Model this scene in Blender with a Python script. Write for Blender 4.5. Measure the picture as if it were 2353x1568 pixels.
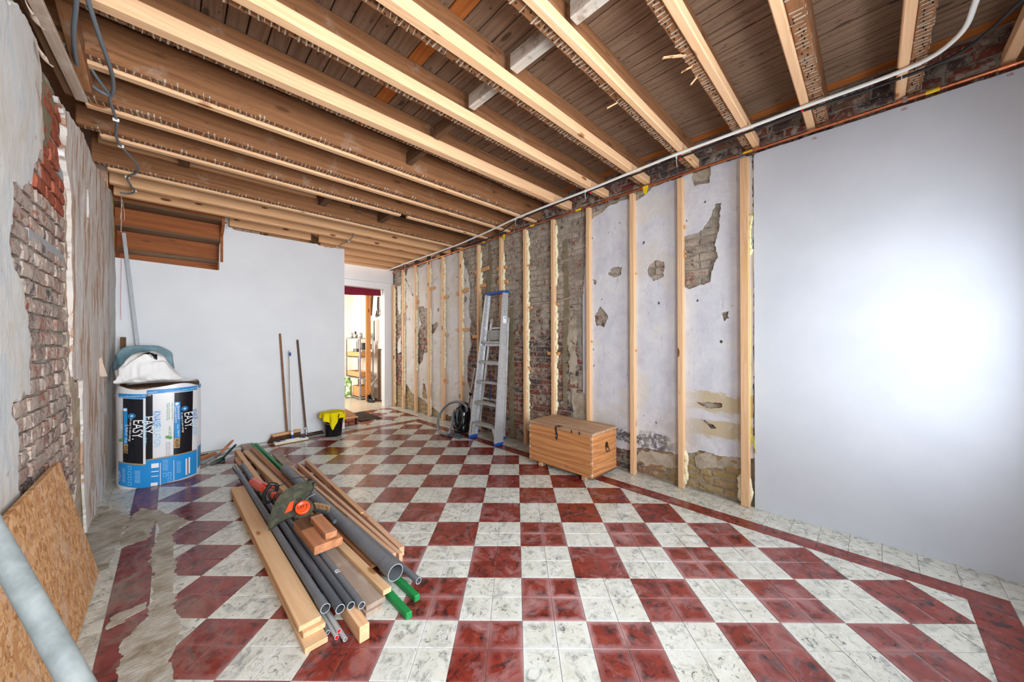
import bpy, math, random
import numpy as np
from mathutils import Matrix, Vector

random.seed(7)
for _o in list(bpy.data.objects):
    bpy.data.objects.remove(_o)
SC = bpy.context.scene
COL = SC.collection

# ------------------------------------------------------------------ camera, world, lights, exposure
H = 1.311                                   # lens height; world: +X to the bare wall, +Y along it, floor z = 0
FPX = 804.43                                # focal length in pixels of the 2353 px wide frame
CAM = np.array([[0.7161818543241552, -0.6979085880911714, -0.002674734641467803],
                [0.6979135900927572, 0.716178747453367, 0.002149990689596506],
                [0.0004150911387110802, -0.0034065179750271527, 0.9999941116499799]])   # rows: right, forward, up
cd = bpy.data.cameras.new('camera')
cd.sensor_width = 36.0
cd.lens = 36.0 * FPX / 2353.0
cd.clip_start = 0.02
cam = bpy.data.objects.new('camera', cd)
COL.objects.link(cam)
R_, F_, U_ = CAM
cam.matrix_world = Matrix(((R_[0], U_[0], -F_[0], 0), (R_[1], U_[1], -F_[1], 0), (R_[2], U_[2], -F_[2], H), (0, 0, 0, 1)))
SC.camera = cam

wd = bpy.data.worlds.new('sky')
SC.world = wd
wd.use_nodes = True
_bg = wd.node_tree.nodes['Background']
_bg.inputs[0].default_value = (0.86, 0.93, 1.0, 1)
_bg.inputs[1].default_value = 3.0

def area(name, loc, target, sx, sy, power, color=(1, 1, 1), spread=180):
    l = bpy.data.lights.new(name, 'AREA')
    l.shape = 'RECTANGLE'; l.size = sx; l.size_y = sy; l.energy = power; l.color = color
    l.spread = math.radians(spread)
    o = bpy.data.objects.new(name, l); COL.objects.link(o)
    d = Vector(target) - Vector(loc)
    o.matrix_world = Matrix.Translation(loc) @ d.to_track_quat('-Z', 'Y').to_matrix().to_4x4()
    return o

WIN1 = (2.06, 2.82, 0.82, 1.84)              # front window: x0, x1, z0, z1
WIN_FILL = (-0.15, 1.45, 0.70, 2.50)  # second opening, unseen, added to give the room fill light
FRONT = -0.80                                # inner face of the street wall, behind the lens
area('daylight_window_1', ((WIN1[0] + WIN1[1]) / 2, FRONT - 0.34, (WIN1[2] + WIN1[3]) / 2), ((WIN1[0] + WIN1[1]) / 2, 5, (WIN1[2] + WIN1[3]) / 2), WIN1[1] - WIN1[0] - .02, WIN1[3] - WIN1[2] - .02, 50, (0.88, 0.95, 1.0))
area('fill_window_lamp', ((WIN_FILL[0] + WIN_FILL[1]) / 2, FRONT - 0.34, (WIN_FILL[2] + WIN_FILL[3]) / 2), ((WIN_FILL[0] + WIN_FILL[1]) / 2, 5, (WIN_FILL[2] + WIN_FILL[3]) / 2), WIN_FILL[1] - WIN_FILL[0] - .02, WIN_FILL[3] - WIN_FILL[2] - .02, 112, (0.91, 0.96, 1.0), 125)  # fill lamp set in the added opening
area('daylight_back_room', (1.55, 8.5, 1.6), (3.4, 8.2, 1.2), 1.3, 1.5, 60, (1.0, 0.97, 0.92))
area('fill_passage', (1.35, 6.35, 2.5), (2.6, 6.2, 1.0), 0.5, 0.5, 14, (1.0, 0.97, 0.93))  # fill lamp added to brighten the passage, no source seen there

SC.view_settings.view_transform = 'Standard'
SC.view_settings.look = 'None'
SC.view_settings.gamma = 1.0
SC.view_settings.use_curve_mapping = False
SC.view_settings.exposure = 0.14
SC.cycles.max_bounces = 10
SC.cycles.diffuse_bounces = 7
SC.cycles.glossy_bounces = 3
SC.cycles.transmission_bounces = 4
SC.cycles.transparent_max_bounces = 6
SC.cycles.caustics_reflective = False
SC.cycles.caustics_refractive = False
SC.cycles.sample_clamp_indirect = 6.0
SC.cycles.use_denoising = True

# ------------------------------------------------------------------ measuring: a pixel of the photograph onto a known plane
def ray(x, y):
    return CAM.T @ np.array([(x - 1176.5) / FPX, 1.0, -(y - 784.0) / FPX])
def onp(x, y, ax, v):
    d = ray(x, y)
    c = np.array([0, 0, H])
    return c + d * ((v - c[ax]) / d[ax])
def FX(x, y, v): return onp(x, y, 0, v)
def FY(x, y, v): return onp(x, y, 1, v)
def FZ(x, y, v=0.0): return onp(x, y, 2, v)
def depth(p):
    return float(CAM[1] @ (np.asarray(p) - np.array([0, 0, H])))
def project(p):
    q = CAM @ (np.asarray(p, float) - np.array([0, 0, H]))
    return 1176.5 + FPX * q[0] / q[1], 784 - FPX * q[2] / q[1], q[1]
def crop(ox, oy, s): return lambda x, y: (ox + x / s, oy + y / s)

# ------------------------------------------------------------------ objects and groups
WM = {}
def tag(o, label=None, cat=None, group=None, kind=None):
    if label: o['label'] = label
    if cat: o['category'] = cat
    if group: o['group'] = group
    if kind: o['kind'] = kind
    return o
def put(o, M, parent=None):
    o.matrix_basis = M
    WM[o.name] = M.copy()
    if parent is not None:
        o.parent = parent
        o.matrix_parent_inverse = WM[parent.name].inverted()
    return o
def thing(name, label, cat, loc=(0, 0, 0), group=None, rotz=0.0):
    o = bpy.data.objects.new(name, None); COL.objects.link(o)
    o.empty_display_size = 0.1
    put(o, Matrix.Translation(loc) @ Matrix.Rotation(rotz, 4, 'Z'))
    return tag(o, label, cat, group)
def mesh_from(V, F, mats, mi=None, smooth=False):
    me = bpy.data.meshes.new('mesh')
    me.from_pydata([tuple(v) for v in V], [], [tuple(f) for f in F])
    for m in (mats if isinstance(mats, (list, tuple)) else [mats]):
        me.materials.append(m)
    if mi is not None:
        me.polygons.foreach_set('material_index', list(mi))
    if smooth:
        me.polygons.foreach_set('use_smooth', [True] * len(me.polygons))
    me.update()
    return me
def inst(name, me, M, parent=None):
    o = bpy.data.objects.new(name, me); COL.objects.link(o)
    return put(o, M, parent)
def obj(name, mb, mats, parent=None, M=None, smooth=None, base=False):
    """link a shape collection as ONE mesh object (world coordinates unless M is given)"""
    V, F = mb.V, mb.F
    if base or (M is None and parent is None):
        a = np.array(V, float)
        c = Vector(((a[:, 0].min() + a[:, 0].max()) / 2, (a[:, 1].min() + a[:, 1].max()) / 2, a[:, 2].min()))
        V = [Vector(v) - c for v in V]
        M = Matrix.Translation(c)
    me = mesh_from(V, F, mats, mb.mi if any(mb.mi) else None)
    sm = mb.sm if smooth is None else [smooth] * len(F)
    if any(sm): me.polygons.foreach_set('use_smooth', sm)
    return inst(name, me, M if M is not None else Matrix.Identity(4), parent)

def basis(p0, p1, up=(0, 0, 1)):
    x = (Vector(p1) - Vector(p0)).normalized()
    u = Vector(up)
    if abs(x.dot(u)) > .98: u = Vector((0, 1, 0))
    y = u.cross(x).normalized()
    z = x.cross(y)
    return Matrix(((x[0], y[0], z[0]), (x[1], y[1], z[1]), (x[2], y[2], z[2])))

class MB:
    def __init__(s):
        s.V = []; s.F = []; s.mi = []; s.sm = []
    def add(s, V, F, m=0, smooth=False, M=None):
        n = len(s.V)
        if M is not None: V = [M @ Vector(v) for v in V]
        s.V += [tuple(v) for v in V]
        for f in F:
            s.F.append(tuple(i + n for i in f)); s.mi.append(m); s.sm.append(smooth)
        return s
    def box(s, c, sz, ch=0.0, R=None, m=0, jit=0.0):
        """box centred on c; ch = chamfer"""
        hx, hy, hz = sz[0] / 2, sz[1] / 2, sz[2] / 2
        c = Vector(c)
        rj = lambda: random.uniform(-jit, jit) if jit else 0.0
        if ch <= 0:
            V = [(sx * hx + rj(), sy * hy + rj(), sz_ * hz + rj()) for sx in (-1, 1) for sy in (-1, 1) for sz_ in (-1, 1)]
            F = [(0, 1, 3, 2), (4, 6, 7, 5), (0, 4, 5, 1), (2, 3, 7, 6), (0, 2, 6, 4), (1, 5, 7, 3)]
        else:
            ch = min(ch, hx * .9, hy * .9, hz * .9)
            V = []; idx = {}
            for sx in (-1, 1):
                for sy in (-1, 1):
                    for sz_ in (-1, 1):
                        j = (rj(), rj(), rj())
                        for k in range(3):
                            e = [hx, hy, hz]
                            q = [sx * (hx - (0 if k == 0 else ch)) + j[0], sy * (hy - (0 if k == 1 else ch)) + j[1], sz_ * (hz - (0 if k == 2 else ch)) + j[2]]
                            idx[(sx, sy, sz_, k)] = len(V); V.append(tuple(q))
            g = lambda a, b, cc, k: idx[(a, b, cc, k)]
            F = []
            for s_ in (-1, 1):
                f = [g(s_, -1, -1, 0), g(s_, 1, -1, 0), g(s_, 1, 1, 0), g(s_, -1, 1, 0)]; F.append(f if s_ > 0 else f[::-1])
                f = [g(-1, s_, -1, 1), g(-1, s_, 1, 1), g(1, s_, 1, 1), g(1, s_, -1, 1)]; F.append(f if s_ > 0 else f[::-1])
                f = [g(-1, -1, s_, 2), g(1, -1, s_, 2), g(1, 1, s_, 2), g(-1, 1, s_, 2)]; F.append(f if s_ > 0 else f[::-1])
            for a in (-1, 1):
                for b in (-1, 1):
                    f = [g(a, b, -1, 0), g(a, b, 1, 0), g(a, b, 1, 1), g(a, b, -1, 1)]; F.append(f if a * b < 0 else f[::-1])
                    f = [g(a, -1, b, 0), g(a, -1, b, 2), g(a, 1, b, 2), g(a, 1, b, 0)]; F.append(f if a * b > 0 else f[::-1])
                    f = [g(-1, a, b, 1), g(1, a, b, 1), g(1, a, b, 2), g(-1, a, b, 2)]; F.append(f if a * b > 0 else f[::-1])
                    for d in (-1, 1):
                        f = [g(a, b, d, 0), g(a, b, d, 1), g(a, b, d, 2)]; F.append(f if a * b * d > 0 else f[::-1])
        if R is not None: V = [R @ Vector(v) for v in V]
        return s.add([Vector(v) + c for v in V], F, m)
    def bar(s, p0, p1, w, h, ch=0.0, up=(0, 0, 1), m=0):
        p0, p1 = Vector(p0), Vector(p1)
        return s.box((p0 + p1) / 2, ((p1 - p0).length, w, h), ch, basis(p0, p1, up), m)
    def tube(s, pts, r, n=10, m=0, cap=True, closed=False, smooth=True):
        P = [Vector(p) for p in pts]
        k = len(P)
        rr = r if isinstance(r, (list, tuple)) else [r] * k
        T = []
        for i in range(k):
            a = P[(i - 1) % k] if (closed or i > 0) else P[0]
            b = P[(i + 1) % k] if (closed or i < k - 1) else P[-1]
            t = b - a
            T.append(t.normalized() if t.length > 1e-9 else Vector((0, 0, 1)))
        u = Vector((0, 0, 1)) if abs(T[0].z) < .9 else Vector((1, 0, 0))
        u = (u - T[0] * u.dot(T[0])).normalized()
        V = []
        for i in range(k):
            u = u - T[i] * u.dot(T[i])
            u = u.normalized() if u.length > 1e-6 else Vector((1, 0, 0))
            w = T[i].cross(u)
            for j in range(n):
                a = 2 * math.pi * j / n
                V.append(P[i] + (u * math.cos(a) + w * math.sin(a)) * rr[i])
        F = []
        for i in range(k if closed else k - 1):
            for j in range(n):
                a = i * n + j; b = i * n + (j + 1) % n
                c = ((i + 1) % k) * n + (j + 1) % n; d = ((i + 1) % k) * n + j
                F.append((a, b, c, d))
        s.add(V, F, m, smooth)
        if cap and not closed:
            s.add(V[:n], [tuple(range(n))[::-1]], m, False)
            s.add(V[(k - 1) * n:], [tuple(range(n))], m, False)
        return s
    def pipe(s, p0, p1, r, t, n=24, m=0, mi=None):
        """hollow straight pipe, open at both ends"""
        p0, p1 = Vector(p0), Vector(p1)
        R = basis(p0, p1)
        V = []
        for p, rr in ((p0, r), (p1, r), (p1, r - t), (p0, r - t)):
            for j in range(n):
                a = 2 * math.pi * j / n
                V.append(p + R @ Vector((0, rr * math.cos(a), rr * math.sin(a))))
        for q in range(4):
            F = []
            for j in range(n):
                F.append((q * n + j, q * n + (j + 1) % n, ((q + 1) % 4) * n + (j + 1) % n, ((q + 1) % 4) * n + j))
            a, b_ = V[q * n:(q + 1) * n], V[((q + 1) % 4) * n:((q + 1) % 4 + 1) * n]
            s.add(a + b_, [(j, (j + 1) % n, n + (j + 1) % n, n + j) for j in range(n)], m if (q != 2 or mi is None) else mi, q in (0, 2))
        return s
    def lathe(s, prof, n=24, M=None, m=0, smooth=True, cap=True):
        """profile of (radius, z), turned about z"""
        V = []; F = []
        for r, z in prof:
            for j in range(n):
                a = 2 * math.pi * j / n
                V.append((r * math.cos(a), r * math.sin(a), z))
        for i in range(len(prof) - 1):
            for j in range(n):
                F.append((i * n + j, i * n + (j + 1) % n, (i + 1) * n + (j + 1) % n, (i + 1) * n + j))
        s.add(V, F, m, smooth, M)
        if cap:
            s.add(V[:n], [tuple(range(n))[::-1]], m, False, M)
            s.add(V[(len(prof) - 1) * n:], [tuple(range(n))], m, False, M)
        return s
    def prism(s, poly, a, b, M=None, m=0):
        """polygon (x, y) between z = a and z = b"""
        n = len(poly)
        V = [(x, y, a) for x, y in poly] + [(x, y, b) for x, y in poly]
        F = [tuple(range(n))[::-1], tuple(range(n, 2 * n))] + [(i, (i + 1) % n, n + (i + 1) % n, n + i) for i in range(n)]
        return s.add(V, F, m, False, M)
    def blob(s, c, r, n=8, k=6, jit=0.15, m=0, seed=None):
        rg = random.Random(seed if seed is not None else random.random())
        c = Vector(c); r = Vector(r if isinstance(r, (tuple, list)) else (r, r, r))
        V = [c + Vector((0, 0, -r.z))]
        for i in range(1, k):
            t = math.pi * i / k
            for j in range(n):
                a = 2 * math.pi * j / n
                f = 1 + rg.uniform(-jit, jit)
                V.append(c + Vector((r.x * math.sin(t) * math.cos(a) * f, r.y * math.sin(t) * math.sin(a) * f, -r.z * math.cos(t) * f)))
        V.append(c + Vector((0, 0, r.z)))
        F = []
        for j in range(n): F.append((0, 1 + (j + 1) % n, 1 + j))
        for i in range(k - 2):
            for j in range(n):
                a = 1 + i * n + j; b = 1 + i * n + (j + 1) % n
                F.append((a, b, b + n, a + n))
        e = len(V) - 1
        for j in range(n): F.append((e, 1 + (k - 2) * n + j, 1 + (k - 2) * n + (j + 1) % n))
        return s.add(V, F, m, True)
    def grid(s, fn, nu, nv, m=0, smooth=True):
        V = [fn(i / nu, j / nv) for i in range(nu + 1) for j in range(nv + 1)]
        F = [(i * (nv + 1) + j, (i + 1) * (nv + 1) + j, (i + 1) * (nv + 1) + j + 1, i * (nv + 1) + j + 1) for i in range(nu) for j in range(nv)]
        return s.add(V, F, m, smooth)

def beam(name, p0, p1, w, h, mat, parent=None, ch=0.003, up=(0, 0, 1), jit=0.0):
    """a straight timber whose local x runs along the grain"""
    p0, p1 = Vector(p0), Vector(p1)
    mb = MB().box((0, 0, 0), ((p1 - p0).length, w, h), ch, None, 0, jit)
    M = Matrix.Translation((p0 + p1) / 2) @ basis(p0, p1, up).to_4x4()
    me = mesh_from(mb.V, mb.F, mat)
    return inst(name, me, M, parent)

# ------------------------------------------------------------------ 2-D noise, distances, ragged sheets
def hsh(i, j, seed):
    v = np.sin(i * 127.1 + j * 311.7 + seed * 74.7) * 43758.5453
    return v - np.floor(v)
def vnoise(u, v, seed=0):
    i = np.floor(u); j = np.floor(v); a = u - i; b = v - j
    a = a * a * (3 - 2 * a); b = b * b * (3 - 2 * b)
    return (hsh(i, j, seed) * (1 - a) + hsh(i + 1, j, seed) * a) * (1 - b) + (hsh(i, j + 1, seed) * (1 - a) + hsh(i + 1, j + 1, seed) * a) * b - .5
def fnoise(u, v, sc, seed=0, oct=3):
    r = 0; a = 1.0; n = 0
    for k in range(oct):
        r = r + a * vnoise(u * sc, v * sc, seed + k); n += a; sc *= 2.1; a *= .55
    return r / n
def psdf(U, V, poly):
    """signed distance to a polygon, positive inside"""
    d = np.full(U.shape, 1e9); ins = np.zeros(U.shape, bool)
    n = len(poly)
    for k in range(n):
        x0, y0 = poly[k]; x1, y1 = poly[(k + 1) % n]
        ex, ey = x1 - x0, y1 - y0
        L = ex * ex + ey * ey + 1e-12
        t = np.clip(((U - x0) * ex + (V - y0) * ey) / L, 0, 1)
        d = np.minimum(d, np.hypot(U - x0 - t * ex, V - y0 - t * ey))
        c = ((y0 > V) != (y1 > V)) & (U < (x1 - x0) * (V - y0) / (y1 - y0 + 1e-12) + x0)
        ins ^= c
    return np.where(ins, d, -d)

def sheet(u0, u1, v0, v1, st, f, pos, back):
    """ragged sheet: kept where f > 0; pos(U, V) -> xyz of the front; back = vector to the rear rim"""
    us = np.linspace(u0, u1, max(2, int(round((u1 - u0) / st)) + 1)); vs = np.linspace(v0, v1, max(2, int(round((v1 - v0) / st)) + 1))
    U, V = np.meshgrid(us, vs, indexing='ij')
    S = f(U, V)
    S = np.where(np.abs(S) < 1e-6, 1e-6, S)
    nu, nv = U.shape
    verts = []; faces = []
    used = {}
    Fr = []
    def corner(i, j):
        k = (i, j)
        if k not in used:
            used[k] = len(verts); verts.append((U[i, j], V[i, j]))
        return used[k]
    cut = {}
    def edge(i0, j0, i1, j1):
        k = (i0, j0, i1, j1) if (i0, j0) < (i1, j1) else (i1, j1, i0, j0)
        if k not in cut:
            a, b = S[k[0], k[1]], S[k[2], k[3]]
            t = a / (a - b)
            cut[k] = len(verts)
            verts.append((U[k[0], k[1]] + t * (U[k[2], k[3]] - U[k[0], k[1]]), V[k[0], k[1]] + t * (V[k[2], k[3]] - V[k[0], k[1]])))
        return cut[k]
    P = S > 0
    rim = []
    cnt = P[:-1, :-1].astype(int) + P[1:, :-1] + P[1:, 1:] + P[:-1, 1:]
    for i, j in np.argwhere(cnt > 0):
        cs = [(i, j), (i + 1, j), (i + 1, j + 1), (i, j + 1)]
        if cnt[i, j] == 4:
            faces.append([corner(*c) for c in cs]); continue
        pl = []; cuts = []
        for k in range(4):
            a, b = cs[k], cs[(k + 1) % 4]
            if P[a]: pl.append(corner(*a))
            if P[a] != P[b]:
                e = edge(*a, *b); pl.append(e); cuts.append((e, P[a]))
        if len(pl) >= 3: faces.append(pl)
        for q in range(len(cuts)):
            if cuts[q][1]:
                rim.append((cuts[q][0], cuts[(q + 1) % len(cuts)][0]))
    for i in range(nu - 1):
        for j, a, b in ((0, (i, 0), (i + 1, 0)), (nv - 1, (i + 1, nv - 1), (i, nv - 1))):
            if P[a] and P[b]: rim.append((corner(*b), corner(*a)))
    for j in range(nv - 1):
        for a, b in (((0, j + 1), (0, j)), ((nu - 1, j), (nu - 1, j + 1))):
            if P[a] and P[b]: rim.append((corner(*b), corner(*a)))
    a = np.array(verts)
    X = pos(a[:, 0], a[:, 1])
    mb = MB()
    n = len(X)
    # orientation: front normal must point away from 'back'
    f0 = faces[0]
    nn = np.cross(X[f0[1]] - X[f0[0]], X[f0[2]] - X[f0[0]])
    flip = np.dot(nn, np.array(back)) > 0
    mb.add([tuple(p) for p in X], [f[::-1] if flip else f for f in faces], 0, True)
    ids = sorted({i for r in rim for i in r}); mp = {i: n + k for k, i in enumerate(ids)}; m2 = {i: n + len(ids) + k for k, i in enumerate(ids)}
    mb.V += [tuple(X[i] + np.array(back)) for i in ids] + [tuple(X[i]) for i in ids]
    for p, q in rim:
        mb.F.append((m2[p], m2[q], mp[q], mp[p]) if not flip else (m2[q], m2[p], mp[p], mp[q])); mb.mi.append(0); mb.sm.append(False)
    return mb

# ------------------------------------------------------------------ materials
def L(r, g, b):
    f = lambda c: (c / 255 / 12.92) if c / 255 <= .04045 else ((c / 255 + .055) / 1.055) ** 2.4
    return (f(r), f(g), f(b), 1.0)
class G:
    def __init__(s, name, rough=.6, spec=.35, metal=0.0, color=None):
        s.m = bpy.data.materials.new(name); s.m.use_nodes = True
        s.t = s.m.node_tree; s.b = s.t.nodes['Principled BSDF']
        s.b.inputs['Roughness'].default_value = rough
        s.b.inputs['Specular IOR Level'].default_value = spec
        s.b.inputs['Metallic'].default_value = metal
        if color: s.b.inputs['Base Color'].default_value = color
    def n(s, typ, ins=None, **at):
        o = s.t.nodes.new(typ)
        for k, v in at.items(): setattr(o, k, v)
        for k, v in (ins or {}).items(): s.set(o.inputs[k], v)
        return o
    def set(s, inp, v):
        if isinstance(v, bpy.types.NodeSocket): s.t.links.new(v, inp)
        else: inp.default_value = v
    def co(s, kind='Object', rnd=0.0, scale=(1, 1, 1)):
        v = s.n('ShaderNodeTexCoord').outputs[kind]
        if rnd:
            r = s.n('ShaderNodeObjectInfo').outputs['Random']
            r = s.n('ShaderNodeMath', {0: r, 1: rnd}, operation='MULTIPLY').outputs[0]
            c = s.n('ShaderNodeCombineXYZ', {0: r, 1: r, 2: r}).outputs[0]
            v = s.n('ShaderNodeVectorMath', {0: v, 1: c}, operation='ADD').outputs[0]
        if scale != (1, 1, 1):
            v = s.n('ShaderNodeVectorMath', {0: v, 1: scale}, operation='MULTIPLY').outputs[0]
        return v
    def sc(s, v, scale): return s.n('ShaderNodeVectorMath', {0: v, 1: scale}, operation='MULTIPLY').outputs[0]
    def noise(s, v, scale, detail=4.0, rough=.55, dist=0.0):
        return s.n('ShaderNodeTexNoise', {'Vector': v, 'Scale': scale, 'Detail': detail, 'Roughness': rough, 'Distortion': dist}).outputs[0]
    def ramp(s, f, stops):
        r = s.n('ShaderNodeValToRGB', {0: f})
        e = r.color_ramp.elements
        while len(e) < len(stops): e.new(.5)
        for q, (p, c) in zip(e, stops):
            q.position = p; q.color = c if len(c) == 4 else (*c, 1)
        return r.outputs[0]
    def step(s, f, a, b, lo=0.0, hi=1.0):
        r = s.n('ShaderNodeMapRange', {0: f, 1: a, 2: b, 3: lo, 4: hi}); r.clamp = True
        return r.outputs[0]
    def mix(s, f, a, b, blend='MIX'):
        o = s.n('ShaderNodeMix', data_type='RGBA', blend_type=blend)
        s.set(o.inputs[0], f); s.set(o.inputs[6], a); s.set(o.inputs[7], b)
        return o.outputs[2]
    def ma(s, op, a, b=0.0):
        return s.n('ShaderNodeMath', {0: a, 1: b}, operation=op).outputs[0]
    def xyz(s, v):
        return s.n('ShaderNodeSeparateXYZ', {0: v}).outputs
    def bump(s, h, st=.3, d=.01):
        s.t.links.new(s.n('ShaderNodeBump', {'Strength': st, 'Distance': d, 'Height': h}).outputs[0], s.b.inputs['Normal'])
    def col(s, c): s.set(s.b.inputs['Base Color'], c); return s
    def rough(s, r): s.set(s.b.inputs['Roughness'], r); return s
def plain(name, c, rough=.5, spec=.35, metal=0.0, vary=0.0):
    g = G(name, rough, spec, metal, c)
    if vary:
        v = g.co('Object', 11.0)
        n = g.noise(v, 14, 4, .6)
        d = tuple(x * (1 - vary) for x in c[:3]) + (1,); l = tuple(min(1, x * (1 + vary)) for x in c[:3]) + (1,)
        g.col(g.ramp(n, [(.3, d), (.7, l)]))
        g.rough(g.step(g.noise(v, 30, 3), .3, .7, max(.05, rough - .12), min(1, rough + .12)))
    return g.m
def wood(name, a, b, knot, rough=.65, knots=1.0, rings=22.0, stain=None, bump=.25, spots=None, rnd=23.0, fig=.12):
    g = G(name, rough, .25)
    v = g.co('Object', rnd)
    w = g.noise(g.sc(v, (1.3, 5, 5)), 1.0, 2, .5)
    vv = g.n('ShaderNodeVectorMath', {0: g.sc(v, (.55, 1, 1)), 1: g.n('ShaderNodeCombineXYZ', {0: 0.0, 1: g.ma('MULTIPLY', w, .09), 2: g.ma('MULTIPLY', w, .06)}).outputs[0]}, operation='ADD').outputs[0]
    gr = g.noise(g.sc(vv, (1.0, rings * 2.2, rings * 2.2)), 1.6, 4, .6, .2)
    fine = g.noise(g.sc(v, (6, 260, 260)), 1.0, 2, .5)
    f = g.ma('ADD', g.ma('MULTIPLY', gr, .75), g.ma('MULTIPLY', fine, .25))
    wv = g.n('ShaderNodeTexWave', {'Vector': g.sc(vv, (.35, rings * .75, rings * .75)), 'Scale': 1.0, 'Distortion': 7.0, 'Detail': 3.0, 'Detail Scale': .8, 'Detail Roughness': .5}, wave_type='BANDS', bands_direction='DIAGONAL').outputs[1]
    f = g.ma('ADD', g.ma('MULTIPLY', f, 1 - fig), g.ma('MULTIPLY', wv, fig))
    c = g.ramp(f, [(.30, b), (.64, a)])
    bl = g.noise(g.sc(v, (1.6, 6, 6)), 1.0, 3, .6)
    c = g.mix(g.step(bl, .35, .7, 0, .35), c, tuple(x * .72 for x in a[:3]) + (1,))
    if knots:
        vo = g.n('ShaderNodeTexVoronoi', {'Vector': g.sc(v, (3.1, 9, 9)), 'Scale': 1.0, 'Randomness': 1.0})
        k = g.step(vo.outputs['Distance'], .10, .16, 1.0, 0.0)
        gate = g.step(g.xyz(vo.outputs['Color'])[0], .34, .38, 0.0, knots)
        c = g.mix(g.ma('MULTIPLY', k, gate), c, knot)
    if stain:
        c = g.mix(g.step(g.noise(v, 5.5, 6, .7), stain[1], stain[1] + .16, 0, stain[2]), c, stain[0])
    if spots:
        c = g.mix(g.step(g.noise(g.sc(v, (14, 30, 30)), 1.0, 5, .7), spots[1], spots[1] + .08, 0, spots[2]), c, spots[0])
    g.col(c)
    g.bump(f, bump, .004)
    return g.m
M = {}
M['pine'] = wood('pine_new', L(236, 194, 152), L(220, 168, 124), L(150, 92, 52))
M['pine_plank'] = wood('pine_plank', L(228, 190, 148), L(210, 164, 120), L(168, 116, 68), rings=10)
M['stud'] = wood('pine_stud', L(234, 196, 154), L(216, 166, 122), L(128, 70, 38), rings=26)
M['pine_dull'] = wood('pine_dull', L(230, 182, 136), L(208, 154, 108), L(120, 70, 40))
M['old'] = wood('old_joist', L(152, 104, 68), L(112, 72, 46), L(66, 38, 22), .8, .6, 16, (L(172, 152, 134), .58, .5), .5, (L(40, 26, 18), .62, .6))
M['board'] = wood('ceiling_board', L(152, 122, 98), L(108, 84, 67), L(46, 34, 28), .85, .7, 18, (L(168, 156, 144), .64, .5), .5, (L(36, 28, 24), .6, .75))
M['board_orange'] = wood('ceiling_board_orange', L(190, 116, 58), L(158, 88, 40), L(90, 45, 20), .6, .5, 16)
M['noggin'] = wood('noggin_white', L(205, 198, 188), L(170, 158, 146), L(110, 84, 60), .8, 0, 16, (L(112, 84, 60), .52, .9))
M['noggin_dark'] = wood('noggin_dark', L(116, 84, 60), L(86, 62, 44), L(50, 34, 24), .85, .3, 16)
M['grey_board'] = wood('weathered_board', L(178, 158, 142), L(150, 128, 112), L(110, 84, 66), .8, .2, 12, (L(196, 186, 176), .5, .6))
M['pink_wood'] = wood('pinkish_batten', L(224, 182, 150), L(200, 152, 118), L(160, 96, 60), .6, .8, 20)
M['red_wood'] = wood('reddish_batten', L(186, 128, 90), L(158, 100, 66), L(110, 60, 36), .65, .4, 20)
M['larch'] = wood('rough_beam', L(204, 142, 102), L(160, 104, 70), L(100, 60, 40), .75, .3, 12, (L(96, 72, 56), .55, .8), .6)
M['green'] = wood('green_painted', L(38, 148, 78), L(24, 120, 60), L(120, 180, 90), .45, 0, 12, (L(120, 190, 110), .72, .6), .3)
M['green_dull'] = wood('green_worn', L(62, 130, 82), L(46, 108, 66), L(120, 170, 100), .6, 0, 12, (L(178, 170, 110), .6, .8), .3)
M['chest'] = wood('chest_pine', L(210, 148, 96), L(168, 106, 60), L(110, 60, 32), .5, .35, 16, (L(186, 160, 128), .64, .45), .4, (L(120, 72, 40), .62, .5), 23.0, .22)
M['chest_lid'] = wood('chest_lid', L(204, 166, 132), L(156, 118, 88), L(92, 60, 40), .75, .3, 14, (L(178, 158, 140), .5, .6), .6, (L(92, 66, 48), .6, .7), 23.0, .25)
M['stair'] = wood('stair_wood', L(162, 94, 46), L(126, 66, 30), L(76, 38, 18), .6, .4, 9, (L(150, 120, 92), .7, .35))
M['stair_dark'] = wood('stair_tread', L(120, 92, 68), L(92, 68, 50), L(60, 40, 28), .75, .3, 12)
M['handle'] = wood('broom_handle', L(152, 108, 78), L(122, 84, 60), L(80, 52, 36), .55, .3, 20)
M['handle_dark'] = wood('broom_handle_dark', L(110, 86, 70), L(86, 66, 54), L(60, 40, 30), .6, .3, 20)
M['walnut'] = wood('crate_wood', L(214, 164, 112), L(190, 136, 84), L(130, 80, 44), .6, .4, 14)
M['orange_post'] = wood('post_wood', L(206, 140, 84), L(178, 112, 62), L(110, 50, 24), .5, 1.0, 16)
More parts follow.
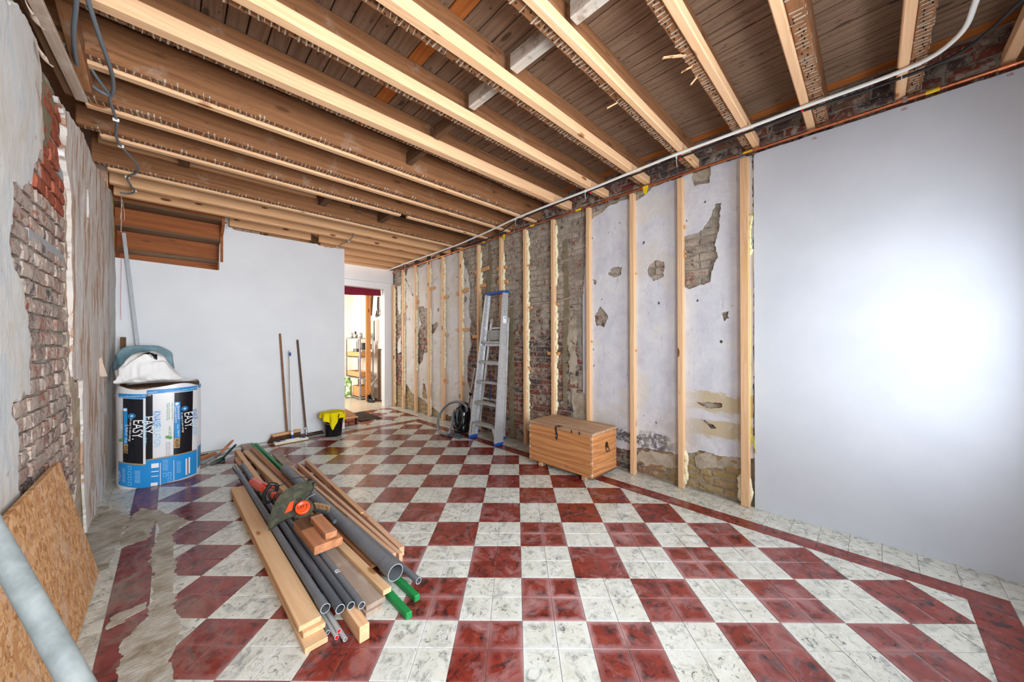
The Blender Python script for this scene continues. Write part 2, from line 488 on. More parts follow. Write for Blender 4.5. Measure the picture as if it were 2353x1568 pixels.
def osb():
    g = G('osb', .8, .2)
    v = g.co('Object', 0)
    w = g.sc(g.n('ShaderNodeCombineXYZ', {0: g.noise(v, 7, 2), 1: g.noise(g.sc(v, (1, 1.3, 1.3)), 9, 2), 2: g.noise(g.sc(v, (1, 1.7, 1.2)), 8, 2)}).outputs[0], (.0, .10, .10))
    vv = g.n('ShaderNodeVectorMath', {0: v, 1: w}, operation='ADD').outputs[0]
    def layer(s, nm):
        vo = g.n('ShaderNodeTexVoronoi', {'Vector': g.sc(vv, s), 'Scale': 1.0}); return g.xyz(vo.outputs['Color'])
    a = g.ramp(layer((1, 26, 60), 'a')[0], [(.0, L(186, 132, 84)), (.5, L(210, 160, 112)), (1, L(226, 184, 138))])
    b = g.ramp(layer((1, 66, 30), 'b')[1], [(.0, L(168, 116, 72)), (.5, L(206, 154, 106)), (1, L(224, 180, 132))])
    c3 = g.ramp(layer((1, 44, 44), 'c')[2], [(.0, L(160, 108, 66)), (1, L(214, 172, 126))])
    c = g.mix(g.step(g.noise(v, 22, 3), .46, .52), a, b)
    c = g.mix(g.step(g.noise(v, 27, 3), .54, .60), c, c3)
    c = g.mix(g.step(g.noise(g.sc(v, (1, 3, 1.2)), 3.2, 7, .7), .52, .70, 0, .75), c, L(214, 190, 172))
    c = g.mix(g.step(g.noise(v, 60, 4), .66, .70, 0, .6), c, L(96, 62, 36))
    g.col(c); g.bump(g.noise(v, 60, 4), .3, .003)
    return g.m
M['osb'] = osb()

def tile(name, kind, edged):
    g = G(name, .2, .5)
    w = g.n('ShaderNodeNewGeometry')
    v = w.outputs['Position']
    ri = w.outputs['Random Per Island']
    r = g.ma('ADD', g.n('ShaderNodeObjectInfo').outputs['Random'], ri)
    off = g.n('ShaderNodeCombineXYZ', {0: g.ma('MULTIPLY', r, 31.0), 1: g.ma('MULTIPLY', r, 17.0), 2: 0.0}).outputs[0]
    vo = g.n('ShaderNodeVectorMath', {0: v, 1: off}, operation='ADD').outputs[0]
    if kind == 'red':
        c = g.ramp(g.noise(vo, 12, 4, .6, .6), [(.3, L(100, 38, 32)), (.55, L(130, 48, 38)), (.75, L(146, 62, 48))])
        c = g.mix(g.step(g.noise(vo, 17, 6, .66, .9), .53, .62, 0, .88), c, L(44, 32, 34))
        c = g.mix(g.step(g.noise(vo, 42, 4, .6, .5), .64, .7, 0, .6), c, L(40, 26, 30))
        haze = L(188, 146, 146)
    else:
        c = g.ramp(g.noise(vo, 9, 4, .6, .4), [(.3, L(199, 198, 186)), (.55, L(213, 213, 203)), (.75, L(222, 224, 217))])
        c = g.mix(g.step(g.noise(vo, 13, 7, .7, 1.4), .50, .66, 0, .85), c, L(130, 133, 130))
        c = g.mix(g.step(g.noise(vo, 24, 6, .68, 1.8), .585, .65, 0, .85), c, L(70, 73, 75))
        haze = L(218, 220, 218)
    X = g.xyz(v)
    # dusty bloom left by the washing, strongest in front of the bare wall
    dx = g.ma('SUBTRACT', X[0], 1.75); dy = g.ma('SUBTRACT', X[1], 1.25)
    rad = g.ma('SQRT', g.ma('ADD', g.ma('MULTIPLY', dx, dx), g.ma('MULTIPLY', dy, dy)))
    zone = g.step(rad, .7, 2.3, 1.0, 0.12)
    hz = g.step(g.noise(v, 5.5, 6, .68, .6), .5, .74, 0, .75)
    if edged:
        o = g.xyz(g.n('ShaderNodeTexCoord').outputs['Object'])
        e = g.ma('MAXIMUM', g.ma('ABSOLUTE', o[0]), g.ma('ABSOLUTE', o[1]))
        e = g.ma('ADD', e, g.ma('MULTIPLY', g.ma('SUBTRACT', g.noise(v, 30, 3), .5), .03))
        ed = g.ma('MULTIPLY', g.step(e, .045, .072, 0, .8), g.step(g.noise(v, 1.6, 3), .42, .6))
        hz = g.ma('MAXIMUM', hz, ed)
    hz = g.ma('MULTIPLY', hz, zone)
    c = g.mix(hz, c, haze)
    # mason's dust near the left wall
    lw = g.step(X[0], -.35, .55, 1.0, 0.0)
    lw = g.ma('MULTIPLY', lw, g.step(X[1], 3.0, 4.3, 1.0, .1))
    dust = g.ma('MULTIPLY', lw, g.step(g.noise(g.sc(v, (1, .5, 1)), 7, 6, .7, .8), .47, .66, 0, .75))
    c = g.mix(dust, c, L(150, 142, 130))
    g.col(c)
    rg = g.step(g.noise(v, 8, 5, .6), .3, .7, .13, .30)
    g.rough(g.ma('ADD', rg, g.ma('MULTIPLY', g.ma('ADD', hz, dust), .4)))
    g.bump(g.noise(v, 24, 3), .04, .002)
    return g.m
M['tile_red'] = tile('tile_red', 'red', True); M['tile_white'] = tile('tile_white', 'white', True)
M['tile_red_far'] = tile('tile_red_far', 'red', False); M['tile_white_far'] = tile('tile_white_far', 'white', False)
def mottled(name, stops, scale=6, rough=.85, bump=.4, bs=40, detail=6, dist=.3, second=None, bd=.006):
    g = G(name, rough, .2)
    v = g.n('ShaderNodeNewGeometry').outputs['Position']
    c = g.ramp(g.noise(v, scale, detail, .62, dist), stops)
    for s_ in (second or []):
        c = g.mix(g.step(g.noise(v, s_[0], 5, .65, .4), s_[1], s_[1] + s_[2], 0, s_[4]), c, s_[3])
    g.col(c); g.bump(g.noise(v, bs, 5, .65), bump, bd)
    return g.m
M['grout'] = mottled('grout', [(.3, L(150, 142, 132)), (.7, L(196, 190, 182))], 9)
M['cement'] = mottled('cement_smear', [(.3, L(136, 124, 108)), (.45, L(166, 158, 144)), (.6, L(182, 178, 168)), (.75, L(206, 202, 192))], 9, .8, .7, 34, 8, .8, [(5, .56, .14, L(120, 108, 94), .6)], .008)
M['terrazzo'] = mottled('terrazzo', [(.35, L(186, 174, 152)), (.6, L(212, 202, 182))], 60, .22, .02)
M['mortar'] = mottled('mortar', [(.3, L(126, 116, 104)), (.5, L(158, 150, 138)), (.72, L(186, 178, 166))], 9, .95, .9, 34, 7, .5, [(3.2, .56, .12, L(136, 122, 98), .6), (22, .62, .05, L(150, 84, 66), .4)], .012)
M['mortar_left'] = mottled('mortar_left', [(.3, L(128, 120, 108)), (.5, L(160, 150, 136)), (.72, L(192, 184, 170))], 9, .95, .9, 34, 7, .5, [(4.2, .55, .12, L(140, 142, 138), .6)], .012)
M['render_coat'] = mottled('render_coat', [(.3, L(150, 136, 116)), (.5, L(180, 168, 150)), (.72, L(206, 196, 180))], 8, .95, .9, 40, 7, .5, [(13, .62, .05, L(160, 92, 72), .7), (6, .6, .1, L(128, 114, 92), .6)], .012)
M['render_left'] = mottled('render_left', [(.3, L(168, 150, 132)), (.5, L(192, 176, 158)), (.72, L(212, 198, 182))], 14, .95, 1.0, 46, 7, .5, [(10, .58, .06, L(178, 116, 98), .7), (5, .58, .1, L(140, 128, 112), .6)], .014)
M['olive_mortar'] = mottled('olive_mortar', [(.3, L(116, 106, 84)), (.7, L(142, 130, 106))], 12, .9, .4)
M['foam'] = plain('foam', L(232, 220, 186), .75, .3, 0, .1)
def brick_mat(name, stops, low, high, smear, pale, ochre):
    g = G(name, .92, .15)
    oi = g.n('ShaderNodeObjectInfo').outputs['Random']
    geo = g.n('ShaderNodeNewGeometry'); v = geo.outputs['Position']
    r = g.ma('FRACT', g.ma('ADD', g.ma('MULTIPLY', oi, 7.3), geo.outputs['Random Per Island']))
    c = g.ramp(r, stops)
    c = g.mix(g.step(g.noise(v, 26, 5, .7), .42, .7, 0, .55), c, L(96, 72, 66))
    X = g.xyz(v)
    cov = g.ma('ADD', g.noise(v, 12, 7, .74, .5), g.step(X[2], 1.2, 1.75, low, high))
    cov = g.ma('SUBTRACT', cov, g.step(X[2], 2.76, 2.80, 0.0, high - low if high > low else .05))
    sm2 = g.mix(g.step(g.noise(v, 5, 5, .65), .38, .62), tuple(x * .76 for x in smear[:3]) + (1,), tuple(min(1, x * 1.18) for x in smear[:3]) + (1,))
    c = g.mix(g.step(cov, .46, .56, 0, .92), c, sm2)
    c = g.mix(g.step(g.noise(v, 17, 4, .65, .3), .63, .66, 0, .85), c, L(150, 78, 58))
    c = g.mix(g.step(g.noise(v, 34, 5, .7), .60, .66, 0, .75), c, pale)
    if ochre:
        damp = g.ma('MAXIMUM', g.step(X[1], 1.2, 1.7, 1, 0), g.step(X[1], 4.7, 5.1))
        damp = g.ma('MULTIPLY', damp, g.step(g.ma('ADD', X[2], g.ma('MULTIPLY', g.noise(v, 5, 4), .2)), .45, .62, 1, 0))
        c = g.mix(g.ma('MULTIPLY', damp, g.step(g.noise(v, 7, 5, .6), .25, .55, .45, .9)), c, L(178, 154, 110))
    g.col(c); g.bump(g.noise(v, 44, 6, .72), 1.0, .012)
    return g.m
M['brick'] = brick_mat('brick', [(0, L(134, 70, 56)), (.25, L(146, 82, 66)), (.45, L(112, 76, 70)), (.62, L(98, 80, 78)), (.78, L(84, 80, 82)), (.9, L(152, 92, 72)), (1, L(140, 112, 96))], -.03, .09, L(184, 172, 158), L(212, 206, 198), True)
M['brick_left'] = brick_mat('brick_left', [(0, L(168, 112, 96)), (.3, L(178, 130, 114)), (.5, L(158, 128, 120)), (.66, L(122, 112, 112)), (.78, L(92, 90, 94)), (.9, L(172, 106, 86)), (1, L(170, 150, 138))], .05, .06, L(196, 180, 168), L(222, 216, 208), False)
M['brick_dark'] = None
def brick_red():
    g = G('brick_fresh_red', .9, .15)
    v = g.n('ShaderNodeNewGeometry').outputs['Position']
    g.col(g.ramp(g.noise(v, 14, 5, .65), [(.35, L(138, 72, 54)), (.6, L(164, 92, 70)), (.8, L(180, 130, 108))])); g.bump(g.noise(v, 50, 4), .5, .006)
    return g.m
M['brick_red'] = brick_red()
def plaster_right():
    g = G('old_plaster', .75, .25)
    v = g.n('ShaderNodeNewGeometry').outputs['Position']; X = g.xyz(v)
    c = g.ramp(g.noise(v, 3.4, 7, .68, .4), [(.3, L(200, 201, 212)), (.5, L(217, 218, 226)), (.7, L(228, 229, 231))])
    c = g.mix(g.step(g.noise(g.sc(v, (1, 3, 1)), 6, 5, .6, .5), .6, .72, 0, .5), c, L(172, 170, 190))
    c = g.mix(g.step(g.noise(v, 2.2, 5, .6), .56, .62, 0, .5), c, L(222, 214, 202))
    far = g.step(X[1], 3.6, 4.6)
    c = g.mix(g.ma('MULTIPLY', far, g.step(g.noise(v, 2.8, 6, .65, .5), .40, .6, .45, .9)), c, L(206, 196, 184))
    c = g.mix(g.ma('MULTIPLY', far, g.step(g.noise(v, 4.6, 6, .7, .5), .57, .66, 0, .6)), c, L(150, 142, 136))
    c = g.mix(g.step(g.noise(v, 24, 5, .7, .6), .66, .72, 0, .5), c, L(160, 148, 130))
    # damp stains low on the wall beside the smooth panel, and the tide mark above the floor
    zz = g.ma('ADD', X[2], g.ma('MULTIPLY', g.ma('SUBTRACT', g.noise(g.sc(v, (1, 1, 2.5)), 5, 5, .65), .5), .22))
    nearp = g.step(X[1], 1.0, 1.2, 1.0, 0.0)
    for z0, z1 in ((.50, .62), (.72, .86)):
        band = g.ma('MULTIPLY', g.ma('MULTIPLY', g.step(zz, z0 - .03, z0), g.step(zz, z1, z1 + .02, 1, 0)), nearp)
        c = g.mix(g.ma('MULTIPLY', band, .85), c, L(196, 176, 134))
    tide = g.ma('MULTIPLY', g.ma('MULTIPLY', g.step(zz, .27, .31), g.step(zz, .40, .43, 1, 0)), g.step(X[1], 1.2, 1.35))
    tide = g.ma('MULTIPLY', tide, g.step(X[1], 2.1, 2.4, 1, 0))
    c = g.mix(g.ma('MULTIPLY', tide, g.step(g.noise(v, 20, 5, .7), .4, .52, 0, .9)), c, L(66, 66, 72))
    low = g.step(zz, .5, .85, .5, 0.0)
    c = g.mix(g.ma('MULTIPLY', low, g.step(g.noise(v, 3.5, 4), .45, .6)), c, L(190, 180, 166))
    c = g.mix(g.step(g.noise(g.sc(v, (1, 1, .6)), 9, 7, .75, .8), .56, .64, 0, .45), c, L(232, 231, 230))
    c = g.mix(g.step(g.noise(g.sc(v, (1, 2, .8)), 14, 6, .72, .6), .60, .70, 0, .5), c, L(176, 172, 180))
    g.col(c); g.bump(g.noise(v, 30, 8, .78), .7, .010)
    return g.m
M['plaster_right'] = plaster_right()
def plaster_left():
    g = G('peeling_paint', .7, .3)
    v = g.n('ShaderNodeNewGeometry').outputs['Position']; X = g.xyz(v)
    s = g.sc(v, (1, 1.25, .42))
    c = g.ramp(g.noise(s, 2.4, 6, .6, .3), [(.32, L(204, 192, 182)), (.5, L(218, 208, 200)), (.68, L(228, 221, 215))])
    c = g.mix(g.step(g.noise(g.sc(v, (1, 1.7, .36)), 5.2, 6, .6, .3), .525, .545, 0, .9), c, L(186, 148, 118))
    c = g.mix(g.step(g.noise(g.sc(v, (1, 2.2, .30)), 6.5, 5, .62, .4), .54, .56, 0, .85), c, L(234, 231, 228))
    c = g.mix(g.step(g.noise(g.sc(v, (1, 3, .5)), 9, 4, .6, .4), .66, .68, 0, .7), c, L(150, 122, 100))
    c = g.mix(g.step(X[1], 4.7, 5.2, 0, .55), c, L(176, 184, 184))
    near = g.step(X[1], 2.5, 3.1, 1, 0)
    c2 = g.ramp(g.noise(g.sc(v, (1, 1, .5)), 4, 7, .7, .5), [(.34, L(196, 204, 210)), (.5, L(216, 216, 214)), (.62, L(210, 204, 194)), (.74, L(190, 172, 152))])
    c2 = g.mix(g.step(g.noise(v, 4.4, 5, .6), .66, .69, 0, .6), c2, L(150, 90, 84))
    c = g.mix(near, c, c2)
    g.col(c); g.bump(g.noise(g.sc(v, (1, 1, .6)), 20, 8, .76), .8, .012)
    return g.m
M['plaster_left'] = plaster_left()
def white_wall(name, c0, c1, sc=1.5):
    g = G(name, .5, .3)
    v = g.n('ShaderNodeNewGeometry').outputs['Position']
    c = g.ramp(g.noise(v, sc, 5, .6), [(.3, c0), (.7, c1)])
    c = g.mix(g.step(g.noise(v, 30, 4, .7), .72, .75, 0, .3), c, L(176, 172, 168))
    g.col(c); g.bump(g.noise(g.sc(v, (1, 1, 1)), 6, 6, .6), .12, .006)
    return g.m
M['white_panel'] = white_wall('smooth_plaster', L(205, 210, 220), L(217, 222, 230))
M['white_wall'] = white_wall('white_wall', L(216, 218, 222), L(226, 228, 231))
M['cream_wall'] = white_wall('cream_wall', L(228, 218, 206), L(238, 230, 220))
M['black_gap'] = plain('dark_void', L(26, 22, 20), .95, .1)
M['alu'] = plain('aluminium', L(206, 208, 212), .34, .5, .45, .08)
M['alu_dull'] = plain('aluminium_tread', L(172, 170, 166), .5, .5, .3, .14)
M['profile'] = plain('grey_profile', L(172, 176, 180), .45, .4, 0, .08)
M['steel'] = plain('zinc_steel', L(186, 190, 194), .35, .5, .9, .12)
M['chrome'] = plain('chrome', L(208, 208, 210), .12, .5, 1.0)
M['iron'] = plain('rusty_iron', L(66, 50, 44), .6, .4, .5, .3)
M['copper'] = plain('copper', L(206, 122, 84), .3, .5, .9, .12)
M['pvc'] = plain('grey_pvc', L(108, 112, 118), .38, .45, 0, .08)
M['pvc_dark'] = plain('dark_grey_pvc', L(82, 88, 96), .38, .45, 0, .08)
M['pvc_light'] = plain('light_grey_conduit', L(178, 182, 184), .4, .45)
M['pvc_in'] = plain('pvc_inside', L(96, 102, 110), .5, .4)
M['white_plastic'] = plain('white_plastic', L(232, 232, 228), .35, .45)
M['black_plastic'] = plain('black_plastic', L(24, 24, 26), .35, .45)
M['black_gloss'] = plain('black_gloss', L(14, 14, 16), .1, .55)
M['black_cable'] = plain('black_cable', L(34, 36, 40), .5, .4)
M['grey_cable'] = plain('grey_cable', L(104, 112, 118), .5, .4)
M['hose'] = plain('hose_grey', L(104, 108, 113), .35, .5)
M['dark_grey'] = plain('dark_grey_plastic', L(66, 72, 78), .4, .45, 0, .1)
M['blue_plastic'] = plain('blue_plastic', L(26, 84, 168), .4, .45)
M['navy'] = plain('navy_plastic', L(28, 58, 150), .4, .45)
M['orange'] = plain('orange_plastic', L(236, 76, 30), .35, .45, 0, .08)
M['guard'] = None
def guard():
    g = G('soiled_guard', .55, .4)
    v = g.co('Object')
    c = g.ramp(g.noise(v, 18, 6, .7, .5), [(.35, L(36, 38, 34)), (.55, L(64, 64, 48)), (.72, L(92, 88, 60))])
    g.col(c); g.bump(g.noise(v, 60, 5), .5, .004); return g.m
M['guard'] = guard()
M['yellow_tape'] = plain('yellow_tape', L(238, 200, 20), .45, .4)
M['yellow_cloth'] = plain('yellow_cloth', L(232, 212, 24), .9, .1, 0, .1)
M['red_plastic'] = plain('red_plastic', L(214, 24, 34), .4, .4)
M['red_ink'] = plain('red_ink', L(196, 60, 58), .8, .2)
M['bristle'] = plain('bristle', L(96, 68, 50), .9, .1, 0, .35)
M['bristle_fair'] = plain('bristle_fair', L(178, 142, 104), .9, .1, 0, .25)
M['white_foil'] = plain('white_film', L(226, 226, 228), .3, .5)
M['blue_print'] = plain('blue_print', L(28, 138, 208), .35, .45)
M['black_print'] = plain('black_print', L(18, 20, 28), .25, .5)
M['white_print'] = plain('white_print', L(238, 238, 240), .4, .4)
M['pale_blue_print'] = plain('pale_blue_print', L(150, 204, 236), .4, .4)
M['gold_print'] = plain('gold_print', L(178, 138, 84), .4, .4)
M['green_print'] = plain('green_print', L(96, 158, 84), .5, .3)
M['grey_print'] = plain('grey_print', L(160, 164, 168), .5, .3)
M['wool'] = mottled('mineral_wool', [(.3, L(88, 64, 44)), (.7, L(140, 108, 78))], 30, .95, .8, 60)
M['red_cloth'] = plain('wine_cloth', L(118, 34, 52), .9, .1, 0, .15)
M['mat_fibre'] = plain('mat_fibre', L(84, 72, 62), .95, .1, 0, .3)
M['string'] = plain('string_pale', L(208, 190, 176), .8, .2)
M['string_yellow'] = plain('string_yellow', L(226, 228, 60), .8, .2)
M['paper'] = plain('peeled_paper', L(206, 184, 166), .85, .2, 0, .12)
M['wall_paper_grey'] = plain('yellow_insulation', L(196, 192, 150), .9, .1, 0, .15)
M['pole'] = mottled('galvanised_pole', [(.3, L(104, 110, 110)), (.5, L(124, 130, 130)), (.72, L(142, 147, 146))], 14, .5, .2, 30)
M['key'] = plain('plaster_key', L(182, 168, 150), .9, .15, 0, .15)
M['shoe'] = plain('black_leather', L(22, 20, 20), .55, .35)
M['grass_print'] = plain('green_bag_print', L(88, 128, 60), .5, .3, 0, .4)
def film():
    g = G('blue_film', .25, .5)
    g.col(g.ramp(g.noise(g.co('Object'), 9, 5, .6), [(.35, L(104, 140, 154)), (.65, L(150, 184, 196))]))
    g.b.inputs['Alpha'].default_value = .88
    return g.m
M['film'] = film()
def glass():
    g = G('window_glass', .02, .5, 0, (1, 1, 1, 1))
    g.b.inputs['Transmission Weight'].default_value = 1.0; g.b.inputs['IOR'].default_value = 1.02
    return g.m
M['glass'] = glass()
M['meter_glass'] = plain('meter_glass', L(196, 214, 196), .06, .6, .6)  # pale green of the mirrored view is put into the colour

# ================================================================== THE SETTING
# ------------------------------------------------------------------ floor
fl = MB().box((1.45, 3.0, -0.053), (4.1, 7.7, 0.10))
floor = obj('floor', fl, M['grout'], M=Matrix.Identity(4)); tag(floor, kind='structure')
U0, V0 = 0.02331, 1.34832                       # lattice of the tiles, turned 45 degrees to the walls
CS = math.sqrt(.5)
def lat(i, j, s=.15):
    a, b = i * s + U0, j * s + V0
    return (CS * a + CS * b, -CS * a + CS * b)
def clip(poly, x0, x1, y0, y1):
    for ax, v, sg in ((0, x0, 1), (0, x1, -1), (1, y0, 1), (1, y1, -1)):
        out = []
        for k in range(len(poly)):
            p, q = poly[k], poly[(k + 1) % len(poly)]
            dp, dq = sg * (p[ax] - v), sg * (q[ax] - v)
            if dp >= 0: out.append(p)
            if dp * dq < 0:
                t = dp / (dp - dq)
                out.append((p[0] + t * (q[0] - p[0]), p[1] + t * (q[1] - p[1])))
        poly = out
        if len(poly) < 3: return []
    return poly
def parea(p): return abs(sum(p[k][0] * p[(k + 1) % len(p)][1] - p[(k + 1) % len(p)][0] * p[k][1] for k in range(len(p)))) / 2
GAP = .0011
def shrink(p, d):
    p = [v for k, v in enumerate(p) if math.hypot(v[0] - p[k - 1][0], v[1] - p[k - 1][1]) > .004]
    if len(p) < 3: return [(0, 0), (.0001, 0), (0, .0001)]
    if parea(p) < 1.2e-3: d = 0.0
    cx = sum(q[0] for q in p) / len(p); cy = sum(q[1] for q in p) / len(p)
    out = []
    n = len(p)
    for k in range(n):
        a, b, c = Vector(p[k - 1]), Vector(p[k]), Vector(p[(k + 1) % n])
        e1 = (b - a).normalized(); e2 = (c - b).normalized()
        n1 = Vector((-e1.y, e1.x)); n2 = Vector((-e2.y, e2.x))
        if n1.dot(Vector((cx, cy)) - b) < 0: n1 = -n1
        if n2.dot(Vector((cx, cy)) - b) < 0: n2 = -n2
        k_ = 1 + n1.dot(n2)
        m = (n1 + n2) / max(k_, .35)
        out.append((b.x + m.x * d, b.y + m.y * d))
    return out
tiles = []                                       # (polygon, red?, full?)
FX0, FX1, FY0, FY1 = -.078, 2.888, -.335, 5.24
def field(x0, x1, y0, y1):
    for i in range(-60, 40):
        for j in range(-12, 60):
            sq = [lat(i, j), lat(i + 1, j), lat(i + 1, j + 1), lat(i, j + 1)]
            if max(p[0] for p in sq) < x0 or min(p[0] for p in sq) > x1 or max(p[1] for p in sq) < y0 or min(p[1] for p in sq) > y1: continue
            c = clip(sq, x0, x1, y0, y1)
            if len(c) < 3 or parea(c) < 2e-4: continue
            tiles.append((c, (i // 2 + j // 2) % 2 == 1, len(c) == 4 and parea(c) > .02249))
field(FX0, FX1, FY0, FY1)
field(1.95, 3.12, 5.56, 6.74)
def strip(x0, x1, y0, y1, along, red, pitch=.147):
    n = max(1, int(round(((y1 - y0) if along == 'y' else (x1 - x0)) / pitch)))
    for k in range(n):
        if along == 'y':
            a, b = y0 + (y1 - y0) * k / n, y0 + (y1 - y0) * (k + 1) / n
            p = [(x0, a), (x1, a), (x1, b), (x0, b)]
        else:
            a, b = x0 + (x1 - x0) * k / n, x0 + (x1 - x0) * (k + 1) / n
            p = [(a, y0), (b, y0), (b, y1), (a, y1)]
        tiles.append((p, red, False))
for red, (xa, xb, ya, yb), (xc, xd, yc, yd) in ((True, (-.225, 3.02, -.482, 5.388), (-.078, 2.888, -.335, 5.24)),
                                              (False, (-.372, 3.165, -.63, 5.535), (-.225, 3.02, -.482, 5.388))):
    strip(xa, xc, yc, yd, 'y', red); strip(xd, xb, yc, yd, 'y', red)
    strip(xa, xb, yd, yb, 'x', red); strip(xa, xb, ya, yc, 'x', red)
strip(3.165, 3.30, -.63, 5.535, 'y', False); strip(-.46, -.372, -.63, 5.535, 'y', False, .2)
strip(3.12, 3.30, 5.56, 6.74, 'y', False)
full_me = {}
for red in (True, False):
    h = .075 - GAP
    mb = MB()
    c = .0012
    V = [(-h, -h, -.010), (h, -h, -.010), (h, h, -.010), (-h, h, -.010)] + [(-h, -h, -c), (h, -h, -c), (h, h, -c), (-h, h, -c)] + [(-h + c, -h + c, 0), (h - c, -h + c, 0), (h - c, h - c, 0), (-h + c, h - c, 0)]
    F = [(3, 2, 1, 0), (8, 9, 10, 11)] + [(k, (k + 1) % 4, 4 + (k + 1) % 4, 4 + k) for k in range(4)] + [(4 + k, 4 + (k + 1) % 4, 8 + (k + 1) % 4, 8 + k) for k in range(4)]
    full_me[red] = mesh_from(V, F, M['tile_red'] if red else M['tile_white'])
def tile_key(t):
    p = t[0]
    c = (sum(q[0] for q in p) / len(p), sum(q[1] for q in p) / len(p), 0)
    x, y, d = project(c)
    if d < .2 or not (-60 < x < 2413 and y < 1630): return 99 + abs(d)
    return d - parea(p) * 8
tiles.sort(key=tile_key)
far = MB()
for k, (p, red, full) in enumerate(tiles):
    cx = sum(q[0] for q in p) / len(p); cy = sum(q[1] for q in p) / len(p)
    dz = random.uniform(-.0006, .0004)
    if k < 300:
        if full:
            inst('tile', full_me[red], Matrix.Translation((cx, cy, dz)) @ Matrix.Rotation(math.radians(-45 + 90 * random.randrange(4)), 4, 'Z'), floor)
        else:
            q = shrink(p, GAP)
            mb = MB().prism([(a - cx, b - cy) for a, b in q], -.010, 0)
            me = mesh_from(mb.V, mb.F, M['tile_red_far'] if red else M['tile_white_far'])
            inst('tile', me, Matrix.Translation((cx, cy, dz)), floor)
    else:
        far.prism(shrink(p, GAP), -.010, dz, m=0 if red else 1)
tag(obj('tiles', far, [M['tile_red_far'], M['tile_white_far']], floor, Matrix.Identity(4)), kind='stuff')
# screed smeared over the worn tiles beside the left wall
def cem(poly, seed, amp=.05, z=.0016):
    us = [q[0] for q in poly]; vs = [q[1] for q in poly]
    f = lambda U, V: psdf(U, V, poly) + amp * fnoise(U, V * .7, 9, seed, 4) + .035 * fnoise(U, V, 40, seed + 9, 3)
    ps = lambda u, v: np.stack([u, v, z + .0012 * fnoise(u, v, 30, seed + 3, 3)], 1)
    obj('cement_patch', sheet(min(us) - .03, max(us) + .03, min(vs) - .03, max(vs) + .03, .010, f, ps, (0, 0, -.004)), M['cement'], floor, Matrix.Identity(4))
cem([(-.085, 3.95), (.0, 3.72), (.09, 3.52), (.02, 3.36), (.01, 3.2), (.02, 2.9), (.0, 2.62), (.03, 2.35), (.03, 2.2), (.0, 2.06), (-.0, 1.9), (-.04, 1.6), (-.14, 1.6), (-.15, 2.1), (-.17, 2.28), (-.085, 2.40), (-.07, 2.7), (-.08, 3.1), (-.06, 3.5)], 3, .05)
cem([(-.23, 3.35), (-.09, 3.4), (-.07, 3.9), (-.16, 4.05), (-.24, 3.8)], 5, .06)
cem([(-.42, 3.0), (-.26, 3.1), (-.22, 3.9), (-.38, 4.3), (-.42, 4.3)], 6, .05)
cem([(-.21, 2.44), (-.09, 2.5), (-.09, 2.56), (-.2, 2.53)], 8, .035, .002)
# rear room and passage floor
t = MB().box((2.3, 8.2, -.031), (3.4, 2.91, .06)); tag(obj('floor_back_room', t, M['terrazzo'], M=Matrix.Identity(4)), kind='structure')

# ------------------------------------------------------------------ bare wall on the right
XP, XB, XM = 3.297, 3.311, 3.321
def w2(q, x=XP):
    p = FX(q[0], q[1], x); return (p[1], p[2])
PR = [w2(q) for q in [(1352, 512), (1358, 504.8), (1380.5, 489.5), (1400.9, 474), (1421.4, 464), (1443.5, 458.8), (1462, 461), (1475.9, 452), (1489.5, 441.8), (1499.7, 431.6), (1515, 424), (1549, 412.8), (1568, 404), (1590, 394), (1636, 380), (1660, 373), (1697, 362), (1730, 356),
      (1733, 1054), (1702.8, 1051), (1680, 1052), (1646, 1046), (1630, 1038), (1611.7, 1033), (1600, 1040), (1575, 1046), (1555, 1043), (1530, 1036), (1500, 1032), (1464, 1030), (1440, 1034), (1415, 1030), (1380, 1020), (1346, 1012),
      (1346.2, 902.8), (1332, 905.5), (1318, 901), (1319, 882.7), (1314, 858.6), (1314, 836), (1330, 834.5), (1325, 822), (1315.4, 807.7), (1315.4, 754), (1316.7, 722), (1327.4, 698), (1339.5, 676.5), (1340.8, 652.4), (1344.8, 591), (1346, 540)]]
h14 = crop(1400, 400, 1.866); h78 = crop(780, 500, 2.904); h89 = crop(890, 560, 3.73); k4 = crop(1550, 200, 5.8725)
HR = [[w2(q) for q in hp] for hp in (
      [k4(225, 1170), k4(480, 1075), k4(474, 1290), k4(400, 1310), k4(245, 1350)],
      [h14(300, 272), h14(345, 262), h14(400, 235), h14(430, 180), h14(450, 125), h14(478, 125), h14(472, 230), h14(455, 290), h14(462, 355), h14(440, 400), h14(440, 465), h14(390, 475), h14(345, 495), h14(300, 485)],
      [h14(0, 408), h14(40, 395), h14(55, 405), h14(40, 440), h14(10, 448)],
      [h14(165, 400), h14(190, 372), h14(235, 375), h14(232, 420), h14(205, 455), h14(168, 440)],
      [h14(485, 600), h14(515, 585), h14(512, 620), h14(490, 635)],
      [h14(395, 1052), h14(445, 1075), h14(462, 1090), h14(430, 1092)],
      [h14(365, 975), h14(480, 985), h14(482, 1000), h14(430, 1005), h14(395, 996)],
      [h78(1700, 660), h78(1740, 592), h78(1795, 660), h78(1765, 735), h78(1710, 715)],
      [h78(1783, 370), h78(1840, 345), h78(1890, 322), h78(1875, 385), h78(1825, 412)],
      [h78(2052, 350), h78(2075, 300), h78(2130, 285), h78(2170, 305), h78(2160, 390), h78(2100, 420), h78(2058, 395)],
      [h14(328, 172), h14(335, 172), h14(335, 205), h14(328, 205)],
      [h78(1690, 410), h78(1716, 415), h78(1712, 450), h78(1690, 445)])]
